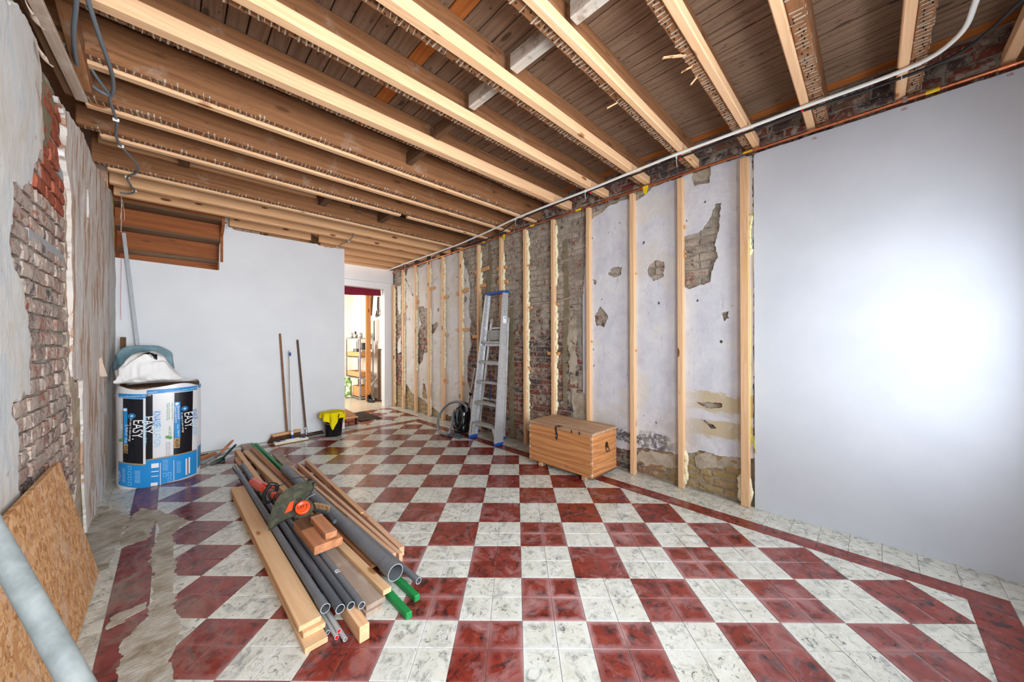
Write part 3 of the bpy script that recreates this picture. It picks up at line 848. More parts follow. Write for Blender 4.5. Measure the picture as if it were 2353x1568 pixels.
PL = [w2(q) for q in [(931, 640), (940, 612), (962, 615), (975, 610), (982, 600), (1000, 592), (1010, 597), (1025, 588), (1050, 580), (1061, 590), (1064, 605), (1075, 630), (1078, 667), (1075, 710), (1080, 745), (1078, 764), (1082, 790), (1075, 823), (1072, 845), (1074, 876), (1080, 895), (1085, 930),
      (1085, 958), (1040, 958), (1008, 949), (989, 933), (970, 917), (949, 906), (935, 885), (930, 874), (923, 850), (924, 800), (931, 760), (931, 700)]]
HL = [[w2(h89(*q)) for q in hp] for hp in (
      [(265, 540), (310, 540), (340, 560), (345, 930), (310, 945), (300, 1010), (270, 1045), (248, 1000), (260, 900), (255, 780), (290, 690), (265, 600)],
      [(360, 700), (400, 690), (455, 662), (430, 715), (385, 785), (362, 760)],
      [(300, 1200), (322, 1195), (345, 1330), (300, 1330)],
      [(650, 460), (672, 448), (682, 490), (655, 508)], [(150, 300), (162, 300), (222, 440), (214, 448)],
      [(425, 560), (440, 558), (440, 590), (428, 590)])]
FRG = [[w2(h89(*q)) for q in hp] for hp in ([(85, 370), (118, 360), (118, 580), (105, 610), (90, 560)], [(118, 780), (118, 930), (85, 942), (92, 830)])]
RC = [[w2(q) for q in hp] for hp in (
      [(1303, 740), (1322, 722), (1322, 900), (1350, 903), (1350, 1015), (1318, 985), (1306, 850)],
      [(1346, 500), (1500, 428), (1590, 393), (1640, 370), (1640, 400), (1549, 430), (1499, 455), (1443, 480), (1400, 500), (1346, 540)],
      [(1450, 1050), (1478, 1036), (1556, 1046), (1556, 1075), (1470, 1072)],
      [(1596, 1050), (1620, 1036), (1645, 1046), (1702, 1052), (1702, 1075), (1600, 1078)])]
_pr = random.Random(77)
PITS = [(_pr.uniform(.72, 2.15), _pr.uniform(.45, 2.65), _pr.choice((.002, .003, .004, .006, .010))) for _ in range(34)]
PITS2 = [(_pr.uniform(4.0, 6.3), _pr.uniform(.6, 2.6), _pr.choice((.003, .006, .009, .014))) for _ in range(26)]
def pits(r, U, V, P):
    for a, b, c in P: r = np.minimum(r, np.hypot((U - a), (V - b) * .8) - c)
    return r
def s_pl(U, V):
    r = psdf(U, V, PR) 
    for hp in HR: r = np.minimum(r, -psdf(U, V, hp))
    return r
def s_pl2(U, V):
    r = psdf(U, V, PL)
    for hp in HL: r = np.minimum(r, -psdf(U, V, hp))
    for fp in FRG: r = np.maximum(r, psdf(U, V, fp))
    return r
rag = lambda U, V, a, sd: a * fnoise(U, V, 14, sd, 4)
wr = sheet(-.80, 7.0, -.01, 3.06, .028, lambda U, V: U * 0 + 1., lambda u, v: np.stack([XM + .018 * fnoise(u, v, 11, 2, 4), u, v], 1), (.14, 0, 0))
wall_right = obj('wall_right', wr, M['mortar'], M=Matrix.Identity(4)); tag(wall_right, kind='structure')
I4 = Matrix.Identity(4)
def face(u, v, x, amp, sd): return np.stack([x + amp * fnoise(u, v, 5, sd, 4), u, v], 1)
obj('plaster', sheet(.62, 2.25, .05, 2.80, .011, lambda U, V: pits(s_pl(U, V), U, V, PITS) + rag(U, V, .03, 1) + .022 * fnoise(U, V, 42, 2, 3), lambda u, v: face(u, v, XP, .006, 4), (.016, 0, 0)), M['plaster_right'], wall_right, I4)
obj('plaster', sheet(3.9, 6.8, .05, 2.80, .018, lambda U, V: pits(s_pl2(U, V), U, V, PITS2) + rag(U, V, .05, 7) + .03 * fnoise(U, V, 36, 8, 3), lambda u, v: face(u, v, XP, .006, 9), (.022, 0, 0)), M['plaster_right'], wall_right, I4)
def s_rc(U, V):
    r = U * 0 - 9
    for p in RC: r = np.maximum(r, psdf(U, V, p))
    return r
obj('render_coat', sheet(.7, 2.5, .05, 2.80, .02, lambda U, V: s_rc(U, V) + rag(U, V, .06, 11) + .02 * fnoise(U, V, 50, 12, 2), lambda u, v: face(u, v, XP + .011, .010, 5), (.014, 0, 0)), M['render_coat'], wall_right, I4)
# smooth wall panel in front of the street window
obj('smooth_plaster', sheet(-.80, .648, .0, 2.80, .02, lambda U, V: np.minimum(np.minimum(.642 - U + .004 * fnoise(U, V, 16, 3, 4), 2.785 - V + .010 * fnoise(U, V, 8, 6, 4)), U + .9),
                            lambda u, v: face(u, v, 3.286, .0035, 8), (.03, 0, 0)), M['white_panel'], wall_right, I4)
brick_me = []
rgb = random.Random(5)
def brick_shape(m):
    st = random.getstate(); random.seed(rgb.random())
    mb = MB().box((0, 0, 0), (.06, 1, 1), .0, None, 0, 0)
    mb = MB()
    # unit brick: y = length, z = height, front face at -x
    n, k = 4, 2
    V = []; F = []
    for i in range(n + 1):
        for j in range(k + 1):
            u, v = i / n - .5, j / k - .5
            e = .04 if (i in (0, n) or j in (0, k)) else 0
            V.append((-.5 + (.25 if e else 0) + random.uniform(-.16, .16), u * (1 + random.uniform(-.02, .02)) + random.uniform(-.02, .02), v + random.uniform(-.05, .05)))
    for i in range(n):
        for j in range(k):
            a = i * (k + 1) + j
            F.append((a, a + 1, a + k + 2, a + k + 1))
    b = len(V)
    ring = [(i, 0) for i in range(n)] + [(n, j) for j in range(k)] + [(i, k) for i in range(n, 0, -1)] + [(0, j) for j in range(k, 0, -1)]
    V += [(.9, i / n - .5, j / k - .5) for i, j in ring]
    for q in range(len(ring)):
        a = ring[q][0] * (k + 1) + ring[q][1]; c = ring[(q + 1) % len(ring)]; c_ = c[0] * (k + 1) + c[1]
        F.append((a, c_, b + (q + 1) % len(ring), b + q))
    random.setstate(st)
    return V, F
SHAPES = [brick_shape(0) for _ in range(8)]
def lay_bricks(parent, mat, u0, u1, v0, v1, keep, x, sgn, course=.069, length=.196, seed=1, limit=292, red=None):
    """bricks of one wall: the largest in the picture as parts, the remainder joined"""
    rg = random.Random(seed); out = []
    r = 0; z = v0
    while z < v1:
        y = u0 - (length * .5 if r % 2 else 0) - rg.uniform(0, .02)
        while y < u1:
            ln = length * (.5 if rg.random() < .22 else 1) * rg.uniform(.94, 1.03)
            yc, zc = y + ln / 2, z + course / 2
            if keep(yc, zc): out.append((yc, zc + rg.uniform(-.003, .003), ln - .012, course - .012 - rg.uniform(0, .004), rg.uniform(-.004, .006), rg.randrange(8), rg.uniform(-.02, .02)))
            y += ln
        z += course; r += 1
    out.sort(key=lambda b: depth((x, b[0], b[1])))
    meshes = [mesh_from([(sgn * a, b, c) for a, b, c in V], [f if sgn > 0 else f[::-1] for f in F], mat) for V, F in SHAPES]
    redm = [mesh_from([(sgn * a, b, c) for a, b, c in V], [f if sgn > 0 else f[::-1] for f in F], M['brick_red']) for V, F in SHAPES] if red else meshes
    rest = MB()
    for k, (yc, zc, ln, ht, dx, sh, rot) in enumerate(out):
        T = Matrix.Translation((x + sgn * dx, yc, zc)) @ Matrix.Rotation(rot, 4, 'X') @ Matrix.Diagonal((.02, ln, ht, 1))
        if k < limit: inst('brick', (redm if red and red(yc, zc) else meshes)[sh], T, parent)
        else:
            V, F = SHAPES[sh]
            rest.add([(sgn * a, b, c) for a, b, c in V], [f if sgn > 0 else f[::-1] for f in F], 0, False, T)
    if rest.F: tag(obj('bricks', rest, mat, parent, I4), kind='stuff')
    return len(out)
def keep_r(y, z):
    U, V = np.array([y]), np.array([z])
    if z > 2.80: return z < 3.03
    if y < .70: return False
    if s_rc(U, V)[0] > .045: return False
    return s_pl(U, V)[0] < .02 and s_pl2(U, V)[0] < .02
lay_bricks(wall_right, M['brick'], -.78, 6.88, .012, 3.03, keep_r, XB + .008, 1)

# timber bearer and mortar seams across the bare brickwork
for q0, q1 in (((1160, 706), (1272, 694)), ((1276, 695), (1312, 684))):
    beam('bearer', FX(*q0, XP + .006), FX(*q1, XP + .006), .03, .022, M['grey_board'], wall_right, .003)
for hp in ([(1170, 700), (1178, 690), (1180, 960), (1182, 1010), (1170, 1010), (1168, 850)], [(1292, 560), (1302, 545), (1306, 690), (1300, 840), (1302, 940), (1294, 940), (1290, 800), (1296, 700)], [(1120, 545), (1126, 545), (1130, 640), (1122, 690), (1112, 690), (1120, 620)]):
    hp = [w2(k) for k in hp]; us = [k[0] for k in hp]; vs = [k[1] for k in hp]
    obj('mortar_seam', sheet(min(us) - .03, max(us) + .03, min(vs) - .03, max(vs) + .03, .016, lambda U, V: psdf(U, V, hp) + rag(U, V, .05, 51), lambda u, v: face(u, v, XP + .009, .012, 52), (.012, 0, 0)), M['olive_mortar'], wall_right, I4)

# ------------------------------------------------------------------ peeling wall on the left
XL = -.43
def l2(q, x=XL):
    p = FX(q[0], q[1], x); return (p[1], p[2])
LA = [l2(q) for q in [(2, 0), (38, 11), (60, 40), (73, 69), (85, 95), (92, 126), (95.7, 161), (95, 220), (103, 318), (97, 340), (84, 371), (76.5, 413), (53.6, 436), (42, 420), (30.6, 413), (30, 460), (26.8, 513), (25.5, 524), (21.7, 557.6), (27, 585), (33, 616), (45, 640), (54.8, 657), (61, 700), (66.3, 730.6), (67.6, 802), (71.4, 904), (50, 916), (33, 925.8), (25.5, 955), (40, 975), (44, 1010), (46, 1040), (44.6, 1077), (44, 1230)]]
LA = [(-.80, 2.70)] + [(1.6, 2.70)] + LA + [(LA[-1][0], -.02), (-.80, -.02)]
LB = [l2(q, -.41) for q in [(134, 222), (150, 250), (157, 283), (160, 310), (154, 356), (160, 400), (166, 440), (168, 500), (170, 600), (171, 666), (173, 784), (174, 850), (175.5, 870.5), (194.7, 867.8), (194.7, 914), (196, 1054), (199, 1120), (201.5, 1208)]]
LB = LB + [(LB[-1][0] + .02, -.02), (5.6, -.02), (5.6, 2.22), (5.42, 2.3), (5.32, 2.62), (5.2, 2.78), (4.6, 2.74), (4.1, 2.68), (3.7, 2.70)]
wl = sheet(-.80, 5.60, -.01, 2.72, .03, lambda U, V: np.where(U < 3.4, 2.66, 2.72) - V + .03 * fnoise(U, V, 6, 4), lambda u, v: np.stack([XL - .021 + .026 * fnoise(u, v, 10, 12, 4), u, v], 1), (-.14, 0, 0))
wall_left = obj('wall_left', wl, M['mortar_left'], M=I4); tag(wall_left, kind='structure')
sA = lambda U, V: psdf(U, V, LA); sB = lambda U, V: psdf(U, V, LB)
SLIT = [l2(q, -.41) for q in [(204, 440), (207, 432), (207, 500), (203.5, 522), (202, 470)]]
obj('plaster', sheet(-.80, 2.80, -.01, 2.72, .014, lambda U, V: sA(U, V) + rag(U, V, .05, 21) + .03 * fnoise(U, V, 45, 22, 3), lambda u, v: face(u, v, XL, -.010, 14), (-.03, 0, 0)), M['plaster_left'], wall_left, I4)
obj('plaster', sheet(2.85, 5.60, -.01, 2.82, .02, lambda U, V: np.minimum(sB(U, V) + rag(U, V, .06, 24) + .02 * fnoise(U, V, 40, 25, 2), -psdf(U, V, SLIT)), lambda u, v: face(u, v, -.418, -.014, 17), (-.026, 0, 0)), M['plaster_left'], wall_left, I4)
ST = [l2(q) for q in [(150, 360), (168, 440), (170, 600), (173, 800), (176, 872), (188, 900), (186, 1000), (192, 1210), (178, 1210), (172, 1000), (160, 880), (156, 700), (152, 560)]]
obj('render_coat', sheet(2.9, 3.9, -.01, 2.6, .02, lambda U, V: psdf(U, V, ST) + rag(U, V, .10, 31) + .03 * fnoise(U, V, 40, 32, 2), lambda u, v: face(u, v, -.436, -.03, 19), (-.03, 0, 0)), M['render_left'], wall_left, I4)
GR = [l2(q) for q in [(183, 915), (194, 914), (197, 1100), (200, 1210), (188, 1215), (184, 1050)]]
obj('cement_patch', sheet(3.4, 4.0, -.02, 1.2, .015, lambda U, V: psdf(U, V, GR) + rag(U, V, .012, 33), lambda u, v: face(u, v, -.432, -.004, 20), (-.03, 0, 0)), M['olive_mortar'], wall_left, I4)
SL = [l2(q) for q in [(92, 165), (115, 200), (130, 225), (120, 300), (112, 340), (104, 330), (100, 250)]]
obj('cement_patch', sheet(2.6, 3.0, 1.9, 2.7, .015, lambda U, V: psdf(U, V, SL) + rag(U, V, .015, 35), lambda u, v: face(u, v, -.434, -.006, 22), (-.03, 0, 0)), M['olive_mortar'], wall_left, I4)
def keep_l(y, z):
    U, V = np.array([y]), np.array([z])
    return y > 2.0 and z < 2.62 and sA(U, V)[0] < .01 and sB(U, V)[0] < .0 and psdf(U, V, ST)[0] < .03
lay_bricks(wall_left, M['brick_left'], 2.0, 3.95, .0, 2.62, keep_l, XL - .012, -1, .072, .19, 9, 292, lambda y, z: z > 2.02 and y > 2.68)
# slips of slate wedged between the bricks
for q0, q1, hh in (((57, 535), (140, 590), .05), ((115, 355), (158, 445), .045)):
    a, b = FX(*q0, -.445), FX(*q1, -.445)
    beam('slate_slip', a, b, hh, .02, M['grey_print'], wall_left, .004, (1, 0, 0))
# paper curling off the plaster
for q, w, h, tw, xs_ in (((84, 118), .08, .05, .04, -.425), ((60, 25), .10, .05, .04, -.425)):
    c = FX(*q, xs_)
    mb = MB().grid(lambda u, v: (c[0] + tw * (1 - v) ** 2 * (.4 + .6 * u) + .004, c[1] + (u - .5) * w * (1 - .35 * (1 - v)), c[2] + (v - .5) * h + .015 * math.sin(u * 6)), 6, 6)
    obj('peeled_paper', mb, M['paper'], wall_left, I4)
fp = [FY(*q, 4.40) for q in ((227, 826), (233, 820), (239, 842), (247, 865), (230, 866), (226, 850))]
obj('peeled_paper', MB().add([tuple(v) for v in fp] + [(v[0], v[1] + .004, v[2]) for v in fp], [(5, 4, 3, 2, 1, 0), (6, 7, 8, 9, 10, 11)] + [(k, (k + 1) % 6, 6 + (k + 1) % 6, 6 + k) for k in range(6)]), M['paper'], wall_left, I4)
t = MB().box((-.66, 2.3, 2.6), (.08, 6.6, 1.0)); tag(obj('wall_left_cavity', t, M['mortar_left'], M=I4), kind='structure')
t = sheet(5.15, 5.6, 2.1, 2.85, .02, lambda U, V: psdf(U, V, [(5.2, 2.82), (5.34, 2.7), (5.42, 2.35), (5.5, 2.15), (5.57, 2.18), (5.57, 2.8)]) + rag(U, V, .03, 41), lambda u, v: face(u, v, -.425, -.02, 23), (-.03, 0, 0))
obj('insulation_edge', t, M['wall_paper_grey'], wall_left, I4)

# ------------------------------------------------------------------ white wall with the stair opening
YB = 5.57
poly = [(-.47, 0), (1.885, 0), (1.885, 2.722), (1.86, 2.724), (1.80, 2.715), (1.74, 2.716), (1.70, 2.703), (1.66, 2.712), (1.62, 2.70), (1.58, 2.716), (1.55, 2.712), (1.50, 2.73), (1.44, 2.722), (.60, 2.722), (.53, 2.735), (.478, 2.715), (.43, 2.52), (.425, 2.2), (.40, 2.195), (-.47, 2.215)]
mb = MB().prism(poly, -5.67, -YB, Matrix(((1, 0, 0, 0), (0, 0, -1, 0), (0, 1, 0, 0), (0, 0, 0, 1))))
tag(obj('wall_back', mb, M['white_wall'], M=I4), kind='structure')
# wall with the doorway at the end of the passage
mb = MB()
mb.box((.72, 6.97, 1.4), (2.4, .14, 2.8)); mb.box((3.20, 6.97, 1.3925), (.18, .14, 2.785)); mb.box((2.515, 6.97, 2.585), (1.19, .14, .40)); mb.box((2.57, 6.876, 2.645), (1.40, .046, .28))
tag(obj('wall_passage', mb, M['white_wall'], M=I4), kind='structure')
mb = MB().box((.53, 6.28, 1.525), (.06, 1.24, 3.05)); tag(obj('wall_stairs_blocker', mb, M['white_wall'], M=I4), kind='structure')  # unseen partition, added to keep the passage lamp from leaking through the stairs
# back room shell
mb = MB().box((2.5, 9.75, 1.35), (3.4, .1, 2.7)); tag(obj('wall_back_room', mb, M['cream_wall'], M=I4), kind='structure')
mb = MB().box((3.51, 8.4, 1.35), (.1, 2.7, 2.7)); tag(obj('wall_back_room_right', mb, M['cream_wall'], M=I4), kind='structure')
mb = MB().box((.9, 8.4, 1.35), (.1, 2.7, 2.7)); tag(obj('wall_back_room_left', mb, M['cream_wall'], M=I4), kind='structure')
mb = MB().box((2.2, 8.4, 2.75), (2.7, 2.7, .1)); tag(obj('ceiling_back_room', mb, M['cream_wall'], M=I4), kind='structure')
# street wall behind the lens, with its window and an added fill opening
mb = MB()
def front(x0, x1, z0, z1): mb.box(((x0 + x1) / 2, FRONT - .21, (z0 + z1) / 2), (x1 - x0, .42, z1 - z0))
xs = [-.60, WIN_FILL[0], WIN_FILL[1], WIN1[0], WIN1[1], 3.45]
front(xs[0], xs[1], 0, 3.07); front(xs[2], xs[3], 0, 3.07); front(xs[4], xs[5], 0, 3.07)
for w in (WIN1, WIN_FILL): front(w[0], w[1], 0, w[2]); front(w[0], w[1], w[3], 3.07)
tag(obj('wall_front', mb, M['white_wall'], M=I4), kind='structure')
for n, w in (('window_1', WIN1), ('window_fill', WIN_FILL)):
    mb = MB()
    y = FRONT - .385
    for x in (w[0] + .025, w[1] - .025): mb.box((x, y, (w[2] + w[3]) / 2), (.05, .05, w[3] - w[2]))
    for z in (w[2] + .025, w[3] - .025): mb.box(((w[0] + w[1]) / 2, y, z), (w[1] - w[0] - .1, .05, .05))
    fr = obj(n, mb, M['white_plastic'], M=I4); tag(fr, kind='structure')
    obj('pane', MB().box(((w[0] + w[1]) / 2, y, (w[2] + w[3]) / 2), (w[1] - w[0] - .1, .008, w[3] - w[2] - .1)), M['glass'], fr, I4)

# ------------------------------------------------------------------ ceiling: boards seen from below
ce = MB().box((1.45, 3.0, 3.115), (4.2, 7.9, .05)); ceiling = obj('ceiling', ce, M['old'], M=I4); tag(ceiling, kind='structure')
x = -.47; orange = 0
rc = random.Random(3)
while x < 3.20:
    w = rc.uniform(.094, .103) if x < 1.6 else rc.uniform(.086, .097)
    m = M['board']
    if orange == 0 and x + w > 1.0:
        w = 1.04 - x; orange = 1
    elif orange == 1:
        w = .096; m = M['board_orange']; orange = 2
    d = rc.uniform(-.003, .003)
    beam('plank', (x + w / 2, -.79, 3.065 + d), (x + w / 2, 7.0, 3.065 + d), w - rc.uniform(.004, .007), .026, m, ceiling, .003)
    x += w
beam('plank', (3.245, -.79, 3.062), (3.245, 7.0, 3.062), .08, .028, M['board_orange'], ceiling, .002)

# ------------------------------------------------------------------ joists with their new battens
def keys(parent, y0, y1, z, x0, x1, seed):
    """rows of plaster squeezed between the vanished laths, and the lath nails"""
    rg = random.Random(seed); mb = MB()
    x = x0
    while x < x1:
        if rg.random() < .86:
            w = rg.uniform(.004, .009); sk = rg.uniform(-.006, .010)
            p0 = Vector((x, y0 + rg.uniform(.0, .25) * (y1 - y0), z - .0005)); p1 = Vector((x + sk, y1 - rg.uniform(0, .3) * (y1 - y0), z - .0005))
            mb.bar(p0, p1, w, rg.uniform(.003, .006))
            if rg.random() < .35: mb.box((x + rg.uniform(-.003, .003), y0 - .001, z + rg.uniform(.004, .008)), (w * rg.uniform(.8, 1.4), .004, rg.uniform(.010, .024)))
        if rg.random() < .75:
            mb.box((x + .013, y0 + rg.uniform(.25, .75) * (y1 - y0), z - .004), (.005, .005, .010), m=1)
        x += rg.uniform(.024, .033)
    o = obj('plaster_keys', mb, [M['key'], M['iron']], parent, I4); tag(o, kind='stuff')
# old joist y-range, batten y-range, underside of batten, batten height, label
JO = [(-.62, -.555, -.553, -.505, 2.822, .07, 'ceiling joist over the street window, only its pale batten showing at the frame corner'),
      (-.215, -.153, -.152, -.108, 2.822, .07, 'ceiling joist with heavy white plaster keys under the bend of the white conduit'),
      (.205, .271, .272, .316, 2.822, .07, 'plaster-keyed ceiling joist meeting the smooth white panel midway, batten on its far side'),
      (.646, .706, .601, .645, 2.822, .065, 'ceiling joist with splintered laths ending above the corner stud of the smooth panel'),
      (1.077, 1.136, 1.034, 1.076, 2.822, .065, 'ceiling joist behind the first white noggin, batten ending above the second stud'),
      (1.529, 1.590, 1.470, 1.528, 2.822, .068, 'ceiling joist between the two white noggins, its batten ending at the hanging yellow tape flag'),
      (1.969, 2.026, 1.908, 1.968, 2.822, .07, 'ceiling joist between the short white noggin and the dark one, with broad pale batten'),
      (2.449, 2.506, 2.380, 2.448, 2.822, .09, 'ceiling joist with the widest clean batten of all, crossed by the dark noggin'),
      (2.856, 2.911, 2.912, 2.966, 2.806, .07, 'orange-brown ceiling joist with thin pale batten on its rear side, under the grey cables'),
      (3.312, 3.385, 3.386, 3.440, 2.790, .07, 'dark grained ceiling joist with thin pale batten reaching the peeling wall beside the cable loop'),
      (3.731, 3.796, 3.797, 3.850, 2.776, .07, 'ceiling joist with a batten sawn in two beside the short dark trimmer'),
      (4.372, 4.436, 4.437, 4.490, 2.762, .07, 'ceiling joist carrying a screwed pale ledger on its face, before the all-new joists')]
x0, x1 = -.46, 3.315
for n, (a, b, c, d, z, hb, lab) in enumerate(JO):
    t = thing('ceiling_joist', lab, 'joist', (1.4, (a + b) / 2, z + .018))
    old = beam('old_beam', (x0, (a + b) / 2, (z + .018 + 3.05) / 2), (x1, (a + b) / 2, (z + .018 + 3.05) / 2), b - a, 3.05 - z - .018, M['old'], t, .005)
    xe = 3.285
    if n == 10:
        g0, g1 = FY(920, 489, 3.82)[0], FY(935, 493, 3.82)[0]
        beam('batten', (-.36, (c + d) / 2, z + hb / 2), (g0, (c + d) / 2, z + hb / 2), d - c, hb, M['pine'], t, .005)
        beam('batten', (g1, (c + d) / 2, z + hb / 2), (xe, (c + d) / 2, z + hb / 2), d - c, hb, M['pine'], t, .005)
    else:
        beam('batten', (-.38 if n > 7 else -.42, (c + d) / 2, z + hb / 2), (xe, (c + d) / 2, z + hb / 2), d - c, hb, M['pine'], t, .005)
    if n > 0: keys(t, a, b, z + .018, -.42, 3.26, 50 + n)
    if n == 11:
        beam('ledger', (-.42, a - .020, 2.965), (1.17, a - .020, 2.965), .036, .07, M['pine_dull'], t, .003)
        beam('ledger', (1.55, a - .018, 2.950), (3.2, a - .018, 2.950), .03, .05, M['noggin_dark'], t, .003)
    if n == 3:      # splintered ends of lath
        rg = random.Random(4)
        for px, py, qx, qy in ((1565, 127, 1523, 133), (1590, 153, 1566, 166), (1602, 177, 1587, 195), (1575, 128, 1545, 131)):
            p, q = FZ(px, py, z + .014), FZ(qx, qy, z - .02)
            obj('lath_splinter', MB().bar(p, q, .014, .004), M['pine'], t, I4)
    if n == 4:
        p, q = FZ(1419, 236, z + .014), FZ(1395, 249, z - .02)
        obj('lath_splinter', MB().bar(p, q, .012, .004), M['pine'], t, I4)
NJ = [(4.80, 4.86, 'first all-new ceiling joist, right behind the old joist with the ledger'),
      (5.14, 5.20, 'all-new ceiling joist running just in front of the stair opening'),
      (5.555, 5.615, 'all-new ceiling joist lying on top of the white wall, in two lengths'),
      (5.99, 6.045, 'all-new ceiling joist first behind the end of the white wall'),
      (6.43, 6.485, 'all-new ceiling joist second behind the end of the white wall'),
      (6.70, 6.75, 'all-new ceiling joist tight against the wall above the doorway')]
for n, (a, b, lab) in enumerate(NJ):
    t = thing('ceiling_joist', lab, 'joist', (1.4, (a + b) / 2, 2.765))
    y = (a + b) / 2; zc = (2.762 + 3.05) / 2; hh = 3.05 - 2.762
    if n == 2:
        beam('timber', (.52, y, zc), (1.43, y, zc), b - a, hh, M['pine_dull'], t, .004); beam('timber', (1.53, y, zc), (3.29, y, zc), b - a, hh, M['pine_dull'], t, .004)
        beam('strut', (1.42, y - .02, 2.80), (1.58, y + .16, 2.80), .05, .10, M['noggin_dark'], t, .004)
        beam('block', (.475, y + .02, 2.80), (.475, y + .02, 3.04), .06, .08, M['noggin'], t, .004)
    else:
        beam('timber', (-.40 if n < 2 else 1.0, y, zc), (3.29, y, zc), b - a, hh, M['pine_dull'], t, .004)
# noggins between the joists
for (ya, yb, z, w, m, lab, xa) in ((1.137, 1.469, 2.905, .062, 'noggin', 'long whitewashed noggin between two near ceiling joists', 1.45),
                           (.707, 1.033, 2.905, .062, 'noggin', 'whitewashed noggin cut off by the top edge, nearest the lens', 1.44),
                           (1.591, 1.907, 2.905, .05, 'noggin', 'shortest whitewashed noggin, third in the line from the street', 1.475),
                           (2.027, 2.379, 2.90, .05, 'noggin_dark', 'dark unpainted noggin next in line after the white ones', 1.49),
                           (2.507, 2.855, 2.88, .05, 'noggin_dark', 'dark noggin in deep shadow beside the widest batten', 1.51)):
    o = beam('ceiling_noggin', (xa, ya, z + .045), (xa, yb, z + .045), w, .09, M[m], None, .004); tag(o, lab, 'noggin')
for q, ya, yb, z, lab in ((( 425, 345), 3.851, 4.33, 2.90, 'dark upright trimmer plank between joists above the roll of insulation'), ((755, 465), 3.851, 4.33, 2.86, 'dark angled trimmer between joists, left of the sawn batten gap'), ((895, 498), 3.851, 4.37, 2.84, 'dark trimmer standing in the gap of the sawn batten')):
    p = FY(q[0], q[1], 4.1)
    o = beam('ceiling_trimmer', (p[0], ya, z + .06), (p[0], yb, z + .06), .07, .13, M['noggin_dark'], None, .004); tag(o, lab, 'noggin')
# weathered plate hanging over the left wall
t = thing('wall_plate', 'grey weathered plank hanging loose over the top of the peeling left wall', 'plank', (-.37, 2.7, 2.67))
beam('plank', (-.405, 2.20, 2.72), (-.352, 3.04, 2.655), .045, .022, M['grey_board'], t, .003)
beam('plank', (-.43, 2.3, 2.76), (-.385, 3.02, 2.68), .05, .05, M['noggin_dark'], t, .003)
o = beam('wall_rafter', (-.36, 2.36, 3.0), (-.34, 3.05, 2.75), .05, .10, M['old'], None, .004); tag(o, 'dark rotten timber in the top corner behind the grey cables', 'timber')

# ------------------------------------------------------------------ stairs climbing over the white wall
st = thing('staircase', 'underside of brown wooden stairs in the opening above the white wall', 'stairs', (0, 5.8, 2.1))
for k, (y, za, zb) in enumerate(((5.38, 2.775, 2.96), (5.60, 2.575, 2.755), (5.82, 2.365, 2.555), (6.04, 2.165, 2.345))):
    beam('riser', (-.43, y + .009, (za + zb) / 2), (.44, y + .009, (za + zb) / 2), .018, zb - za + .030, M['stair'], st, .001)
for y0_, y1_, z in ((5.365, 5.60, 2.765), (5.585, 5.82, 2.565), (5.805, 6.04, 2.355), (6.025, 6.25, 2.155)):
    beam('tread', (-.43, (y0_ + y1_) / 2, z), (.44, (y0_ + y1_) / 2, z), y1_ - y0_ + .012, .018, M['stair_dark'], st, .002)
for x in (-.438, .448):
    mb = MB().prism([(5.36, 2.70), (5.56, 2.62), (5.575, 2.14), (5.66, 2.10), (6.2, 1.9), (6.3, 2.2), (5.5, 3.0), (5.36, 3.03)], -.014, .014, Matrix(((0, 0, 1, x), (1, 0, 0, 0), (0, 1, 0, 0), (0, 0, 0, 1))))
    obj('stringer', mb, M['stair'], st, I4)

# ================================================================== THINGS
# ------------------------------------------------------------------ studs on the bare wall
XS0, XS1 = 3.250, 3.303
STUDS = [(.700, .058, 2.765, 'corner stud, thickest of all, beside the edge of the smooth white panel'),
         (1.188, .046, 2.77, 'stud to the left of the big brick-filled hole in the plaster'),
         (1.644, .046, 2.77, 'stud right of the wooden chest, between the two round plaster scars'),
         (2.150, .046, 2.77, 'stud rising behind the wooden chest where plaster meets bare brick'),
         (2.645, .046, 2.765, 'stud rising from behind the far end of the chest against bare brick'),
         (3.105, .046, 2.755, 'foam-edged stud between the stepladder and the chest'),
         (3.565, .046, 2.75, 'stud hidden behind the stepladder'),
         (4.060, .046, 2.745, 'stud just left of the stepladder with most packing blocks'),
         (4.505, .046, 2.74, 'stud above the vacuum cleaner, tallest foam seam on old plaster'),
         (5.010, .046, 2.74, 'stud rising behind the loop of the vacuum hose'),
         (5.455, .046, 2.735, 'stud crossing the grey broken patch in the far plaster'),
         (5.930, .046, 2.73, 'stud left of the grey broken patch in the far plaster'),
         (6.415, .046, 2.725, 'stud second from the doorway frame'),
         (6.820, .046, 2.48, 'short stud touching the doorway frame')]
def foam(parent, y, side, zs, seed, big=1.0):
    """squeezed-out lumps of expanding foam along one side of a stud"""
    rg = random.Random(seed)
    for z0, z1 in zs:
        z = z0; mb = MB()
        while z < z1:
            w = rg.uniform(.010, .028) * big
            mb.blob((3.286 + rg.uniform(-.008, .004), y + side * (.021 + w * .5), z), (.020, w, rg.uniform(.026, .05)), 7, 5, .22, seed=rg.random())
            z += rg.uniform(.018, .036)
        obj('foam', mb, M['foam'], parent, I4)
SD = []
for n, (y, w, zt, lab) in enumerate(STUDS):
    t = thing('wall_stud', lab, 'stud', (3.275, y, 0))
    beam('post', (3.275, y, .002), (3.275, y, zt), w, XS1 - XS0, M['stud'], t, .003, (1, 0, 0))
    SD.append(t)
foam(SD[0], .700, -1, [(.06, .22), (2.0, 2.3)], 1, .8); foam(SD[0], .700, 1, [(.05, .22)], 2, 1.1)
foam(SD[1], 1.188, -1, [(.06, .32)], 3, .9)
